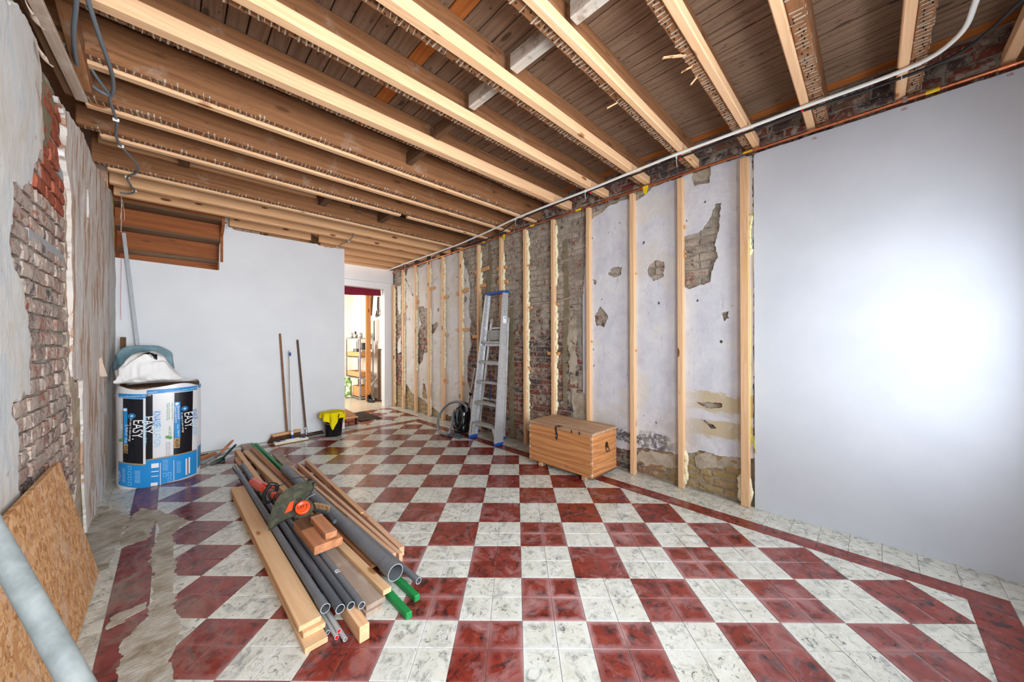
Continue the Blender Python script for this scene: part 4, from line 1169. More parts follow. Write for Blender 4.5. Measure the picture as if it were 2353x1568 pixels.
foam(SD[4], 2.645, -1, [(.5, 1.2), (1.25, 1.75), (2.0, 2.7)], 4); foam(SD[4], 2.645, 1, [(1.0, 1.15), (1.9, 2.5)], 5, .7)
foam(SD[5], 3.105, -1, [(.2, 1.7), (1.75, 2.72)], 6, 1.1); foam(SD[5], 3.105, 1, [(1.3, 1.7), (2.0, 2.65)], 7, .9)
foam(SD[6], 3.565, -1, [(1.9, 2.5), (.9, 1.5)], 8, 1.2); foam(SD[6], 3.565, 1, [(1.9, 2.4)], 9)
foam(SD[7], 4.060, -1, [(1.3, 2.0), (2.15, 2.6)], 10, 1.3); foam(SD[7], 4.060, 1, [(2.2, 2.6)], 11, 1.3)
foam(SD[8], 4.505, -1, [(.8, 1.6), (1.7, 2.6)], 12)
foam(SD[9], 5.010, -1, [(.9, 2.65)], 13, .9)
foam(SD[10], 5.455, -1, [(.05, .3), (.6, 1.9), (2.3, 2.6)], 14)
foam(SD[11], 5.930, -1, [(.8, 1.9), (2.2, 2.6)], 15)
foam(SD[12], 6.415, -1, [(.3, 1.6), (1.9, 2.65)], 16)
foam(SD[13], 6.820, -1, [(.1, 2.4)], 17)
def shim(n, z, a, b, h=.03, tilt=0.0):
    y = STUDS[n][0]
    beam('packing_block', (3.283, y + b, z + tilt), (3.283, y - a, z), .026, h, M['walnut'], SD[n], .002)
shim(4, 1.755, .07, .03, .035); shim(4, 1.17, .08, .10, .04)
shim(5, 1.745, .10, .05, .03); shim(5, .97, .07, .03, .045); shim(5, 2.29, .045, .0, .04)
shim(6, 2.13, .12, .08, .05); shim(6, 2.33, .10, .10, .05)
shim(7, 2.38, .22, .10, .055, -.03); shim(7, 2.14, .14, .09, .05, -.02); shim(7, 1.39, .05, .16, .05)
shim(8, 2.12, .17, .12, .055, -.04); shim(8, 1.50, .18, .13, .045); shim(8, .66, .07, .0, .05)
shim(9, 2.06, .12, .07, .05, -.01); shim(9, 1.43, .11, .05, .045); shim(9, .66, .10, .0, .05)
shim(10, 2.25, .15, .07, .05); shim(11, 2.05, .07, .0, .05); shim(12, 2.0, .1, .0, .05)
shim(1, 2.33, .035, .0, .03); shim(1, 2.11, .04, .0, .02); shim(1, 2.07, .04, .0, .02); shim(2, 1.98, .035, .0, .015); shim(2, 1.22, .035, .0, .02); shim(3, 1.31, .035, .0, .02)

def text_mb(s, size, fn, m=0, ext=0.0):
    """flat lettering: fn maps (x, y) of the text, centred, to a point of the surface"""
    cu = bpy.data.curves.new('lettering', 'FONT'); cu.body = s; cu.size = size; cu.align_x = 'CENTER'; cu.align_y = 'CENTER'; cu.resolution_u = 3
    to = bpy.data.objects.new('lettering', cu); COL.objects.link(to)
    dg = bpy.context.evaluated_depsgraph_get(); dg.update()
    me = to.evaluated_get(dg).to_mesh()
    V = [fn(v.co.x, v.co.y) for v in me.vertices]; F = [tuple(p.vertices) for p in me.polygons]
    to.evaluated_get(dg).to_mesh_clear()
    bpy.data.objects.remove(to); bpy.data.curves.remove(cu)
    return V, F
def ink_on_wall(name, s, size, y, z, x, parent, rot=0.0):
    c, sn = math.cos(rot), math.sin(rot)
    V, F = text_mb(s, size, lambda a, b: (x, y - (a * c - b * sn), z + a * sn + b * c))
    mb = MB().add(V, F)
    return obj(name, mb, M['red_ink'], parent, I4)
ink_on_wall('pencil_mark', 'ok', .05, .70, 2.52, 3.2490, SD[0]); ink_on_wall('pencil_mark', '\u2191', .06, .70, 2.60, 3.2490, SD[0]); ink_on_wall('pencil_mark', '\u2193', .05, .70, 2.42, 3.2490, SD[0])
ink_on_wall('pencil_mark', 'ok', .05, 1.188, 2.50, 3.2490, SD[1]); ink_on_wall('pencil_mark', 'ok', .04, 2.150, 2.55, 3.2490, SD[3])
for q in ((1872, 316), (2078, 248), (2322, 168)):
    p = FX(q[0], q[1], 3.28)
    ink_on_wall('pencil_mark', 'ok', .024, p[1], p[2] - .006, 3.2805, wall_right)

def smooth_path(P, n=6):
    out = []; P = [Vector(p) for p in P]
    for i in range(len(P) - 1):
        p0 = P[max(0, i - 1)]; p1 = P[i]; p2 = P[i + 1]; p3 = P[min(len(P) - 1, i + 2)]
        for k in range(n):
            s_ = k / n
            out.append(.5 * ((2 * p1) + (p2 - p0) * s_ + (2 * p0 - 5 * p1 + 4 * p2 - p3) * s_ ** 2 + (3 * p1 - p0 - 3 * p2 + p3) * s_ ** 3))
    out.append(P[-1]); return out
# ------------------------------------------------------------------ pipes and cables under the ceiling
pts = [(2.20, -.345), (2.532, -.328), (2.70, -.322), (2.80, -.29), (2.875, -.225), (2.905, -.11), (2.905, .084), (2.897, .31), (2.90, .641), (2.90, 1.096), (2.915, 1.4), (2.95, 1.936), (2.968, 2.5), (2.975, 3.0), (3.02, 3.6), (3.045, 4.3), (3.057, 5.091), (3.068, 5.873), (3.097, 6.5), (3.10, 6.80)]
def zc(y): return 2.822 if y < 2.6 else 2.822 - .06 * min(1, (y - 2.6) / 1.8)
mb = MB().tube(smooth_path([(x, y, zc(y) - .013) for x, y in pts], 5), .0115, 12)
t = thing('white_conduit', 'white plastic conduit strapped under the joists and bending to the street side', 'conduit', (2.9, 2.0, 2.8))
obj('tube', mb, M['white_plastic'], t, I4)
for q in ((2068, 168, 2075, 208), (1554, 362, 1558, 390), (1345, 440, 1352, 466), (1185, 502, 1190, 524), (992, 580, 997, 592), (931, 604, 931, 609)):
    c = FZ(q[0], q[1], 2.806); y = c[1]; z = zc(y) - .0125
    mb = MB().tube([(c[0] + .0135 * math.cos(a), y, z + .0135 * math.sin(a)) for a in np.linspace(0, 2 * math.pi, 13)[:-1]], .0022, 6, closed=True)
    mb.tube([(c[0] - .012, y - .004, z), (c[0] - .012, y - .006, z - .05), (c[0] - .008, y - .010, z - .085)], .002, 6)
    obj('tie_wrap', mb, M['white_plastic'], t, I4)
    obj('saddle', MB().box((c[0], y + .012, zc(y) + .001), (.034, .016, .008)), M['black_plastic'], t, I4)
pts = [(2.50, -.56), (2.681, -.473), (2.835, -.408), (2.943, -.331), (2.985, -.209), (2.984, .086), (2.956, .31), (2.965, .609), (2.976, 1.08), (2.987, 1.5), (2.995, 1.964), (3.04, 2.94), (3.12, 3.4), (3.18, 3.75), (3.16, 4.15), (3.093, 4.5), (3.13, 4.9), (3.20, 5.31), (3.20, 6.15), (3.165, 6.75)]
t = thing('black_cable', 'black cable running along the white conduit under the joists', 'cable', (2.98, 2.0, 2.8))
obj('tube', MB().tube(smooth_path([(x, y, zc(y) - .009 - (.02 if 3.2 < y < 4.3 else 0)) for x, y in pts], 5), .0075, 10), M['black_cable'], t, I4)
for q in ((1843, 256), (1563, 364), (1356, 444), (1201, 503), (1031, 564)):
    c = FZ(q[0], q[1], 2.806); y = c[1]
    obj('red_clip', MB().box((c[0], y, zc(y) - .010), (.020, .012, .020), .003), M['red_plastic'], t, I4)
t = thing('copper_pipe', 'straight copper pipe along the top of the bare wall and the smooth panel', 'pipe', (3.25, 3.0, 2.77))
zp = lambda y: 2.800 - .012 * max(0, y - .6) 
obj('tube', MB().tube([(3.25, -.79, 2.800), (3.25, .6, 2.798), (3.25, 3.0, zp(3.0)), (3.25, 6.84, zp(6.84))], .0105, 12), M['copper'], t, I4)
for a, b in ((-.287, -.233), (.640, .702), (1.471, 1.525), (2.229, 2.303), (2.93, 2.997), (3.455, 3.50), (3.885, 3.944), (5.04, 5.08)):
    z = zp((a + b) / 2) if a > .6 else 2.799
    mb = MB().tube([(3.25, a, z), (3.25, b, z - .0004)], .0115, 12)
    if a in (1.471, 3.455):
        mb.prism([(-.025, 0), (.03, 0), (.012, -.06), (0, -.075), (-.02, -.05)], -.001, .001, Matrix.Translation((3.242, (a + b) / 2, z - .004)) @ Matrix(((0, 0, 1, 0), (-1, 0, 0, 0), (0, 1, 0, 0), (0, 0, 0, 1))))
    obj('yellow_tape', mb, M['yellow_tape'], t, I4)
for y in (-.151, .717, 2.005, 3.284, 4.86, 6.091, 6.51):
    z = zp(y) if y > .6 else 2.799
    mb = MB().tube([(3.25, y - .008, z), (3.25, y + .008, z)], .0145, 12)
    mb.box((3.238, y, z - .002), (.008, .018, .030)).tube([(3.25, y, z + .010), (3.25, y, z + .05)], .003, 6)
    obj('pipe_clamp', mb, M['steel'], t, I4)
obj('elbow', MB().tube([(3.25, -.49, 2.7995), (3.25, -.55, 2.7995)], .0135, 12), M['copper'], t, I4)

# grey cables dangling at the left
t = thing('grey_cable', 'loop of two thick grey cables joining into one at the top left', 'cable', (-.26, 3.0, 2.75))
zz = 2.775
obj('cable_strand', MB().tube(smooth_path([(-.285, 2.30, zz + .03), (-.293, 2.403, zz + .02), (-.325, 2.60, zz), (-.343, 2.771, zz - .01), (-.35, 2.93, zz - .01), (-.335, 3.05, zz), (-.300, 3.12, zz), (-.259, 3.14, zz)], 5), .009, 10), M['grey_cable'], t, I4)
obj('cable_strand', MB().tube(smooth_path([(-.255, 2.27, zz + .03), (-.256, 2.367, zz + .02), (-.244, 2.559, zz), (-.234, 2.72, zz - .005), (-.229, 2.90, zz), (-.238, 3.05, zz), (-.252, 3.14, zz)], 5), .009, 10), M['grey_cable'], t, I4)
obj('cable_strand', MB().tube(smooth_path([(-.256, 3.13, zz), (-.262, 3.22, zz - .004), (-.254, 3.42, zz - .008), (-.262, 3.55, zz - .01), (-.274, 3.686, zz - .012), (-.262, 3.851, zz - .015), (-.215, 4.03, zz - .02), (-.192, 4.169, zz - .02), (-.205, 4.33, zz - .02), (-.272, 4.53, zz - .02), (-.262, 4.72, zz - .022), (-.248, 4.90, zz - .022), (-.29, 4.98, zz - .03), (-.345, 5.0, zz - .03)], 5), .0075, 10), M['grey_cable'], t, I4)
obj('cable_strand', MB().tube(smooth_path([(-.256, 3.13, zz), (-.29, 3.02, zz + .012), (-.31, 2.96, zz + .03)], 5), .008, 8), M['grey_cable'], t, I4)
for x, y in ((-.255, 3.42), (-.262, 3.851), (-.272, 4.53), (-.248, 4.90)):
    obj('cable_clip', MB().box((x, y, zz - .014), (.030, .010, .022), .003), M['white_plastic'], t, I4)
t = thing('grey_cable', 'short grey cable clipped to the new joists above the white wall', 'cable', (1.9, 5.3, 2.75))
pp = [FZ(480 + a / 5.8725, 440 + b / 5.8725, 2.752) for a, b in ((1950, 565), (1945, 610), (1890, 672), (1800, 705), (1735, 748))]
obj('cable_strand', MB().tube(pp, .006, 8), M['grey_cable'], t, I4)
for k in (2, 4): obj('cable_clip', MB().box(tuple(pp[k]), (.022, .012, .02)), M['white_plastic'], t, I4)
t = thing('dangling_string', 'thin pinkish strings hanging from the ceiling in front of the stairs', 'string', (-.34, 5.3, 2.2))
def strand(qs, y, r, m, nm='string_strand'):
    obj(nm, MB().tube([FY(a, b, y) for a, b in qs], r, 5), m, t, I4)
strand([(281, 425), (279, 450), (279, 500), (278, 533)], 5.30, .003, M['string'])
strand([(281, 425), (278, 455), (282, 465), (286, 490), (286, 505), (281, 508), (276, 502), (278, 490), (281, 470)], 5.29, .002, M['string'])
strand([(279, 580), (278, 640), (277, 700), (278, 735)], 5.52, .0015, M['red_ink'])
t = thing('yellow_string', 'thin neon yellow string hanging beside the corner stud', 'string', (3.27, .65, .3))
o0 = obj('string_strand', MB().tube([FX(*q, 3.262) for q in ((1722, 490), (1727, 487), (1729, 500), (1723, 520), (1722, 620), (1724, 760), (1723, 900), (1724, 1000), (1721, 1045), (1722, 1072))], .0018, 5), M['string_yellow'], t, I4)
obj('string_strand', MB().tube([FX(*q, 3.262) for q in ((1724, 1000), (1732, 1002), (1735, 1030), (1737, 1043), (1730, 1015), (1726, 998))], .0016, 5), M['string_yellow'], t, I4)

# ------------------------------------------------------------------ insulation pack with its print
RA, RB, RCX, RCY, RZ = .290, .283, -.070, 4.868, .905
def oval(s_):
    a = 2 * math.pi * s_
    e = 2 / 2.7
    return (math.copysign(abs(math.cos(a)) ** e, math.cos(a)), math.copysign(abs(math.sin(a)) ** e, math.sin(a)))
def yfront(x, off=0.0):
    u = min(.9995, abs((x - RCX) / (RA + off)))
    return RCY - (RB + off) * (1 - u ** 2.7) ** (1 / 2.7)
roll = thing('insulation_pack', 'blue and white plastic-wrapped pack of mineral wool in the left corner', 'insulation', (RCX, RCY, 0))
def rollpt(u, v):
    c, s_ = oval(u)
    z = v * RZ
    b = 1 + .008 * math.sin(6.2 * v + 4 * u) - .03 * max(0, v - .96) / .04 - .03 * max(0, .03 - v) / .03
    return (RCX + c * RA * b, RCY + s_ * RB * b, z + (.018 * math.sin(u * 25) if v > .97 else 0))
mb = MB().grid(rollpt, 72, 24)
obj('wrapper', mb, M['white_foil'], roll, I4)
mb = MB().prism([(RCX + .965 * RA * oval(k / 48)[0], RCY + .965 * RB * oval(k / 48)[1]) for k in range(48)], .02, .90)
obj('wool', mb, M['wool'], roll, I4)
hc = crop(240, 760, 4.127)
def hx(a, b):
    p = FY(*hc(a, b), 4.60)
    return p[0], p[2]
def on_roll(x, z, off): return (x, yfront(x, .002 + off) - .002 - off, z)
def patch(name, quad, mat, off=.001, nx=14, nz=10):
    """flat print: four crop corners, top left, top right, bottom right, bottom left"""
    (ax, az), (bx, bz), (cx, cz), (dx, dz) = [hx(*q) for q in quad]
    def f(u, v):
        x = (ax + (bx - ax) * u) * (1 - v) + (dx + (cx - dx) * u) * v
        z = (az + (bz - az) * u) * (1 - v) + (dz + (cz - dz) * u) * v
        return on_roll(x, z, off)
    return obj(name, MB().grid(f, nx, nz), M[mat], roll, I4)
def rect(name, a0, b0, a1, b1, mat, off=.001, slope=0.0):
    return patch(name, [(a0, b0), (a1, b0 + slope), (a1, b1 + slope), (a0, b1)], mat, off)
def label(s, cx_, cy_, size, mat, off=.003, rot=-90, stretch=1.0):
    x0_, z0_ = hx(cx_, cy_)
    r = math.radians(rot); c, sn = math.cos(r), math.sin(r)
    V, F = text_mb(s, size, lambda a, b: on_roll(x0_ + (a * stretch * c - b * sn), z0_ + a * stretch * sn + b * c, off))
    return obj('lettering', MB().add(V, F), M[mat], roll, I4)
# left fold
rect('print_panel', 120, 605, 395, 647, 'blue_print', .001, -2); label('www.knaufinsulation-easy.be', 258, 627, .021, 'white_print', .003, 1)
rect('print_panel', 170, 650, 370, 1262, 'black_print')
rect('print_panel', 120, 1272, 388, 1492, 'blue_print', .001, 3); rect('print_stripe', 120, 1263, 384, 1272, 'gold_print', .002)
rect('print_label', 176, 738, 216, 1085, 'blue_print', .002); rect('print_label', 178, 1086, 221, 1174, 'gold_print', .002)
label('EASY.', 311, 940, .094, 'white_print', .003, -93, .78); label("It's easy to save energy", 245, 945, .022, 'white_print', .003, -92)
label('42dB', 200, 1135, .034, 'black_print', .004, -90); label('5', 205, 905, .03, 'white_print', .004); label('8.64 m\u00b2  16 pc', 205, 1000, .024, 'white_print', .004, -92)
label('Rock mineral wool', 160, 830, .016, 'green_print', .003, -90); label('with ECOSE', 158, 1000, .018, 'green_print', .003)
label('447311', 126, 1405, .03, 'white_print', .003, -90)
# right fold
patch('print_panel', [(402, 565), (885, 528), (885, 566), (402, 603)], 'blue_print'); label('-easy.be', 455, 583, .02, 'white_print', .003, 4); label('www.knaufinsulation-easy.be', 735, 565, .02, 'white_print', .003, 5)
rect('print_panel', 392, 605, 458, 1222, 'black_print'); patch('print_panel', [(665, 590), (842, 575), (832, 1150), (655, 1198)], 'black_print')
patch('print_panel', [(380, 1230), (880, 1148), (878, 1368), (380, 1490)], 'blue_print', .0012, 22, 8); patch('print_stripe', [(384, 1222), (872, 1140), (872, 1148), (384, 1231)], 'gold_print', .002, 20, 2)
patch('print_panel', [(893, 1120), (920, 1108), (914, 1310), (891, 1335)], 'blue_print', .0012, 4, 8)
rect('print_panel', 900, 515, 930, 552, 'blue_print')
label('EASY.', 412, 900, .090, 'white_print', .003, -92, .80)
rect('wrapper_overlap', 368, 640, 392, 1262, 'white_foil', .0045); 
label('KNAUF INSULATION', 384, 950, .034, 'pale_blue_print', .0055, -91, .8)
label('KNAUF', 494, 835, .072, 'blue_print', .003, -90, .62); label('INSULATION', 500, 978, .062, 'pale_blue_print', .003, -90, .66)
rect('print_label', 663, 676, 720, 1018, 'blue_print', .002, -3); patch('print_label', [(658, 1018), (718, 1012), (714, 1108), (655, 1114)], 'gold_print', .002)
label('42dB', 690, 1064, .036, 'black_print', .004, -88); label('Binnenwand', 703, 775, .026, 'white_print', .004, -88); label('Cloison int\u00e9rieure', 677, 790, .022, 'white_print', .004, -88); label('16 pc  8.64 m\u00b2', 700, 945, .02, 'white_print', .004, -88)
label('EASY.', 797, 852, .088, 'white_print', .003, -88, .76); label("It's easy to save energy", 741, 870, .021, 'white_print', .003, -87)
label('KNAUF', 860, 800, .05, 'blue_print', .003, -86, .62); label('INSULATION', 855, 925, .044, 'pale_blue_print', .003, -86, .62)
label('with ECOSE', 622, 965, .024, 'green_print', .003, -90)
for a, b, l_ in ((598, 770, .05), (615, 760, .05), (646, 760, .04)): label('isolation de paroi avec laine', a, b, .014, 'green_print', .003, -90)
for a in (590, 606, 622): label('isolant minerale wol naturel', a, 1120, .012, 'grey_print', .003, -90)
for cx_, cy_ in ((258, 812), (762, 740)):
    x0_, z0_ = hx(cx_, cy_)
    mb = MB()
    for r0, r1, m in ((.024, .017, 0), (.012, .0, 1)):
        V = []; n = 24
        for q in range(n):
            a = 2 * math.pi * q / n
            V += [on_roll(x0_ + r0 * math.cos(a), z0_ + r0 * math.sin(a), .003), on_roll(x0_ + r1 * math.cos(a), z0_ + r1 * math.sin(a), .003)]
        mb.add(V, [(2 * q, 2 * ((q + 1) % n), 2 * ((q + 1) % n) + 1, 2 * q + 1) for q in range(n)], m)
    obj('print_ring', mb, [M['blue_print'], M['pale_blue_print']], roll, I4)
for cx_, cy_ in ((192, 757), (688, 693), (146, 1055), (598, 1005), (625, 1012)):
    x0_, z0_ = hx(cx_, cy_); g_ = cx_ in (146, 598, 625)
    mb = MB().add([on_roll(x0_ + .013 * math.cos(2 * math.pi * q / 14), z0_ + .013 * math.sin(2 * math.pi * q / 14), .004) for q in range(14)], [tuple(range(14))])
    obj('print_leaf' if g_ else 'print_icon', mb, M['green_print' if g_ else 'white_print'], roll, I4)
# white line work on the blue foot
for a0, b0, a1, b1 in ((445, 1258, 516, 1300), (445, 1330, 516, 1338), (445, 1375, 512, 1382), (440, 1440, 505, 1470), (528, 1250, 534, 1465), (655, 1225, 660, 1420), (770, 1215, 782, 1370), (800, 1205, 812, 1358)):
    rect('print_stripe', a0, b0, a1, b1, 'white_print', .003, -8 if a1 - a0 > 20 else 0)
rect('print_stripe', 786, 1220, 796, 1375, 'gold_print', .003)
for a, b in ((220, 1290), (220, 1340), (220, 1390), (220, 1440), (600, 1340), (600, 1390), (556, 1345)):
    rect('print_icon', a, b, a + 34, b + 34, 'pale_blue_print', .003); rect('print_icon', a + 4, b + 4, a + 30, b + 30, 'blue_print', .004)
for k in range(6): label('isolation minerale lambda', 292 + k * 9, 1385, .011, 'pale_blue_print', .003, -90)
for k in range(6): label('isolation minerale lambda', 556 + k * 9, 1270, .010, 'pale_blue_print', .003, -90)
for k in range(4): label('isolation minerale lambda', 690 + k * 10, 1290, .011, 'pale_blue_print', .003, -90)
for k in range(3): label('isolation minerale lambda', 168 + k * 10, 1385, .012, 'pale_blue_print', .003, -90)

# bags on the pack
def bag(name, c, r, mat, lab, cat, seed, flat=.35, ang=0.0, pleat=.10, exps=(2.6, 2.6)):
    rg = random.Random(seed)
    ph = [rg.uniform(0, 6) for _ in range(8)]
    def f(u, v):
        a = 2 * math.pi * u; b = math.pi * (v - .5)
        e = lambda x, p: math.copysign(abs(x) ** p, x)
        x = e(math.cos(b), .55) * e(math.cos(a), .7); y = e(math.cos(b), .55) * e(math.sin(a), .7); z = e(math.sin(b), .75)
        w = 1 + pleat * (.35 * math.sin(5 * a + ph[0] + 3 * b) * math.sin(3 * b + ph[1]) + .3 * abs(math.sin(3.5 * a + ph[2] + b * 2)) + .25 * math.sin(11 * a + ph[3]) * math.cos(b * 4 + ph[4]))
        zz_ = z * r[2] * (1 if z > 0 else flat)
        if z > 0: zz_ *= 1 - .35 * max(0, math.cos(a + ph[5]))
        X_, Y_ = x * r[0] * w, y * r[1] * w
        ca, sa = math.cos(ang), math.sin(ang)
        return (c[0] + X_ * ca - Y_ * sa, c[1] + X_ * sa + Y_ * ca, c[2] + zz_)
    mb = MB().grid(f, 40, 20)
    o = obj(name, mb, mat, smooth=True)
    return tag(o, lab, cat)
bg_ = thing('white_sack', 'white paper sack lying on top of the insulation pack', 'sack', (-.13, 4.80, .93))
def sackpt(u, v):
    # block-bottomed sack on its side: square folded end to the left, gathered neck to the right
    t_ = u
    x = -.345 + .42 * t_
    hgt = (.125 + .155 * math.sin(math.pi * min(1, t_ * 1.05) ** .9)) * (1 - .62 * max(0, t_ - .72) / .28)
    dep = .155 * (1 - .5 * max(0, t_ - .75) / .25) * (.82 + .18 * min(1, t_ * 4))
    a = 2 * math.pi * v
    e = lambda q, p: math.copysign(abs(q) ** p, q)
    yy = e(math.cos(a), .50) * dep; zq = e(math.sin(a), .55)
    w = 1 + .05 * math.sin(7 * a + 9 * t_) * (t_ > .1) + .03 * math.sin(17 * t_ + 3 * a)
    z = .938 + hgt * (.5 + .5 * zq) * w
    yy += .016 * float(vnoise(np.array(x * 26.0), np.array(a * 2.2), 3)) + .010 * float(vnoise(np.array(x * 60.0), np.array(a * 4.2), 5)); z += (.022 * float(vnoise(np.array(x * 22.0 + a), np.array(a * 2.6), 7))) * (zq > -.6)
    return (x + .02 * math.sin(3 * a) * (t_ < .02), 4.80 + yy * w, z)
mb = MB().grid(sackpt, 44, 48)
for u in (0.0, 1.0):
    ring = [sackpt(u, k / 48) for k in range(48)]
    mb.add(ring, [tuple(range(48)) if u == 0 else tuple(range(48))[::-1]])
obj('sack', mb, plain('sack_paper', L(236, 235, 234), .55, .3), bg_, I4)
def lab_pt(u, v):
    a = sackpt(.30 + .30 * u, .395 - .085 * v); b = sackpt(.30 + .30 * u + .01, .395 - .085 * v); c = sackpt(.30 + .30 * u, .395 - .085 * v - .01)
    n = (Vector(b) - Vector(a)).cross(Vector(c) - Vector(a)).normalized()
    if n.y > 0: n = -n
    return Vector(a) + n * .004
obj('printed_label', MB().grid(lab_pt, 12, 6), M['black_print'], bg_, I4)
o = bag('plastic_bag', (-.19, 5.155, 1.105), (.20, .130, .18), M['film'], 'blue-grey translucent plastic bag slumped behind the white sack', 'bag', 8, .9, .2, .16)
# square aluminium profile and dark slat leaning in the corner
o = beam('aluminium_profile', (-.145, 5.42, .004), (-.358, 5.545, 2.48),   .030, .028, M['profile'], None, .002, (0, 1, 0)); tag(o, 'long grey metal profile leaning in the corner above the bags', 'profile')
p0 = FY(263, 775, 5.33); 
o = beam('dark_slat', (-.345, 5.30, .006), (-.352, 5.38, p0[2]), .04, .025, M['noggin_dark'], None, .003, (0, 1, 0)); tag(o, 'dark wooden slat standing in the left corner behind the insulation pack', 'slat')

# ------------------------------------------------------------------ board and pole in the near left corner
nrm = Vector((.725, 0, .105)).normalized()
def osb_pt(y, t, off=0.0):     # t = 0 at the foot, 1 at the wall
    return Vector((-.293 - .100 * t, y, .004 + .722 * t)) + nrm * off
q = [(3.072, 0.0), (2.79, 1.0), (1.55, 1.0), (1.35, 0.0)]
mb = MB().add([osb_pt(y, t) for y, t in q] + [osb_pt(y, t, -.018) for y, t in q], [(0, 1, 2, 3), (7, 6, 5, 4), (0, 4, 5, 1), (1, 5, 6, 2), (2, 6, 7, 3), (3, 7, 4, 0)])
o = obj('strand_board', mb, M['osb']); tag(o, 'coarse strand board leaning against the peeling left wall', 'board')
CV = Vector((0, 0, H))
A, B = CV + Vector(ray(176, 1568)) * .74, CV + Vector(ray(0, 1258)) * .80
d = (A - B).normalized()
foot = A + d * ((A.z - .018) / -d.z)
top = B - d * ((B.x + .385) / d.x)
o = obj('steel_pole', MB().tube([foot, A, B, top], .0218, 24), M['pole']); tag(o, 'thick pale grey pole leaning to the left wall in the bottom corner of the frame', 'pole')

# ------------------------------------------------------------------ timber and pipes lying on the floor
P6 = crop(660, 1180, 4.6118); C5 = crop(500, 1000, 6.03)
def lay(name, mat, p0, p1, w, h, lab, cat='plank', group=None, ch=.002):
    """a timber between the centres of its near and far ends"""
    o = beam(name, p0, p1, w, h, M[mat], None, ch)
    return tag(o, lab, cat, group)
lay('pine_plank', 'pine_plank', (.4465, 1.660, .0125), (.410, 3.86, .0125), .090, .0225, 'bottom plank of the three stacked pine planks, its near end sticking out furthest')
lay('pine_plank', 'pine_plank', (.455, 1.722, .0355), (.412, 3.83, .0355), .090, .0225, 'middle plank of the three stacked pine planks')
lay('pine_plank', 'pine_plank', (.4435, 1.744, .0585), (.4075, 3.808, .0585), .090, .0225, 'top plank of the three stacked pine planks, wide clean face up')
lay('pine_beam', 'pine', (.607, 1.552, .036), (.549, 5.13, .036), .0435, .071, 'square pine beam under the grey pipes, its near end standing out past the pipes', 'beam')
lay('old_board', 'grey_board', (.7025, 1.675, .0115), (.664, 5.43, .0115), .083, .0215, 'lower of two weathered boards under the pile, crumbling near end', 'board')
lay('old_board', 'grey_board', (.7165, 1.69, .034), (.665, 5.45, .034), .096, .0225, 'wide weathered board with greyish face beneath the pale batten', 'board')
lay('pale_batten', 'pine_plank', (.7785, 1.70, .0585), (.610, 5.02, .0585), .044, .025, 'pale pine batten resting on the weathered board, ending before the big pipe', 'batten')
lay('reddish_batten', 'red_wood', (.822, 1.95, .0545), (.690, 5.10, .0555), .046, .0165, 'reddish-brown batten between the pale batten and the big grey pipe', 'batten')
g1 = beam('green_bar', (.806, 1.525, .0175), (.735, 5.50, .0175), .033, .033, M['green'], None, .005); tag(g1, 'longer green painted wooden bar with its near end bare on the floor', 'bar')
g2 = beam('green_bar', (.890, 1.60, .0175), (.772, 5.46, .0175), .031, .033, M['green'], None, .005); tag(g2, 'green painted wooden bar under the big grey pipe, with chamfered near tip', 'bar')
lay('short_board', 'grey_board', (.887, 4.22, .0115), (.880, 4.85, .0115), .085, .021, 'short pinkish-grey board behind the far end of the big grey pipe', 'board')
lay('short_block', 'pink_wood', (.528, 4.45, .017), (.516, 4.95, .017), .030, .032, 'short brown offcut at the far end of the pipes, beside the pine beam', 'offcut')
lay('square_batten', 'pink_wood', (.953, 1.985, .028), (.874, 4.15, .028), .024, .050, 'leftmost of three battens right of the big pipe, with pale short end', 'batten')
lay('square_batten', 'pink_wood', (.979, 1.955, .028), (.947, 4.16, .028), .024, .052, 'middle of three battens right of the big pipe, its end sticking out nearest', 'batten')
lay('square_batten', 'pink_wood', (1.010, 2.005, .029), (1.038, 4.22, .029), .032, .056, 'rightmost of three battens right of the big pipe, splintered and spotted white', 'batten')
lay('short_strip', 'pine_dull', (1.000, 2.6, .062), (1.012, 3.3, .062), .02, .010, 'thin splintered strip on top of the rightmost batten', 'strip')

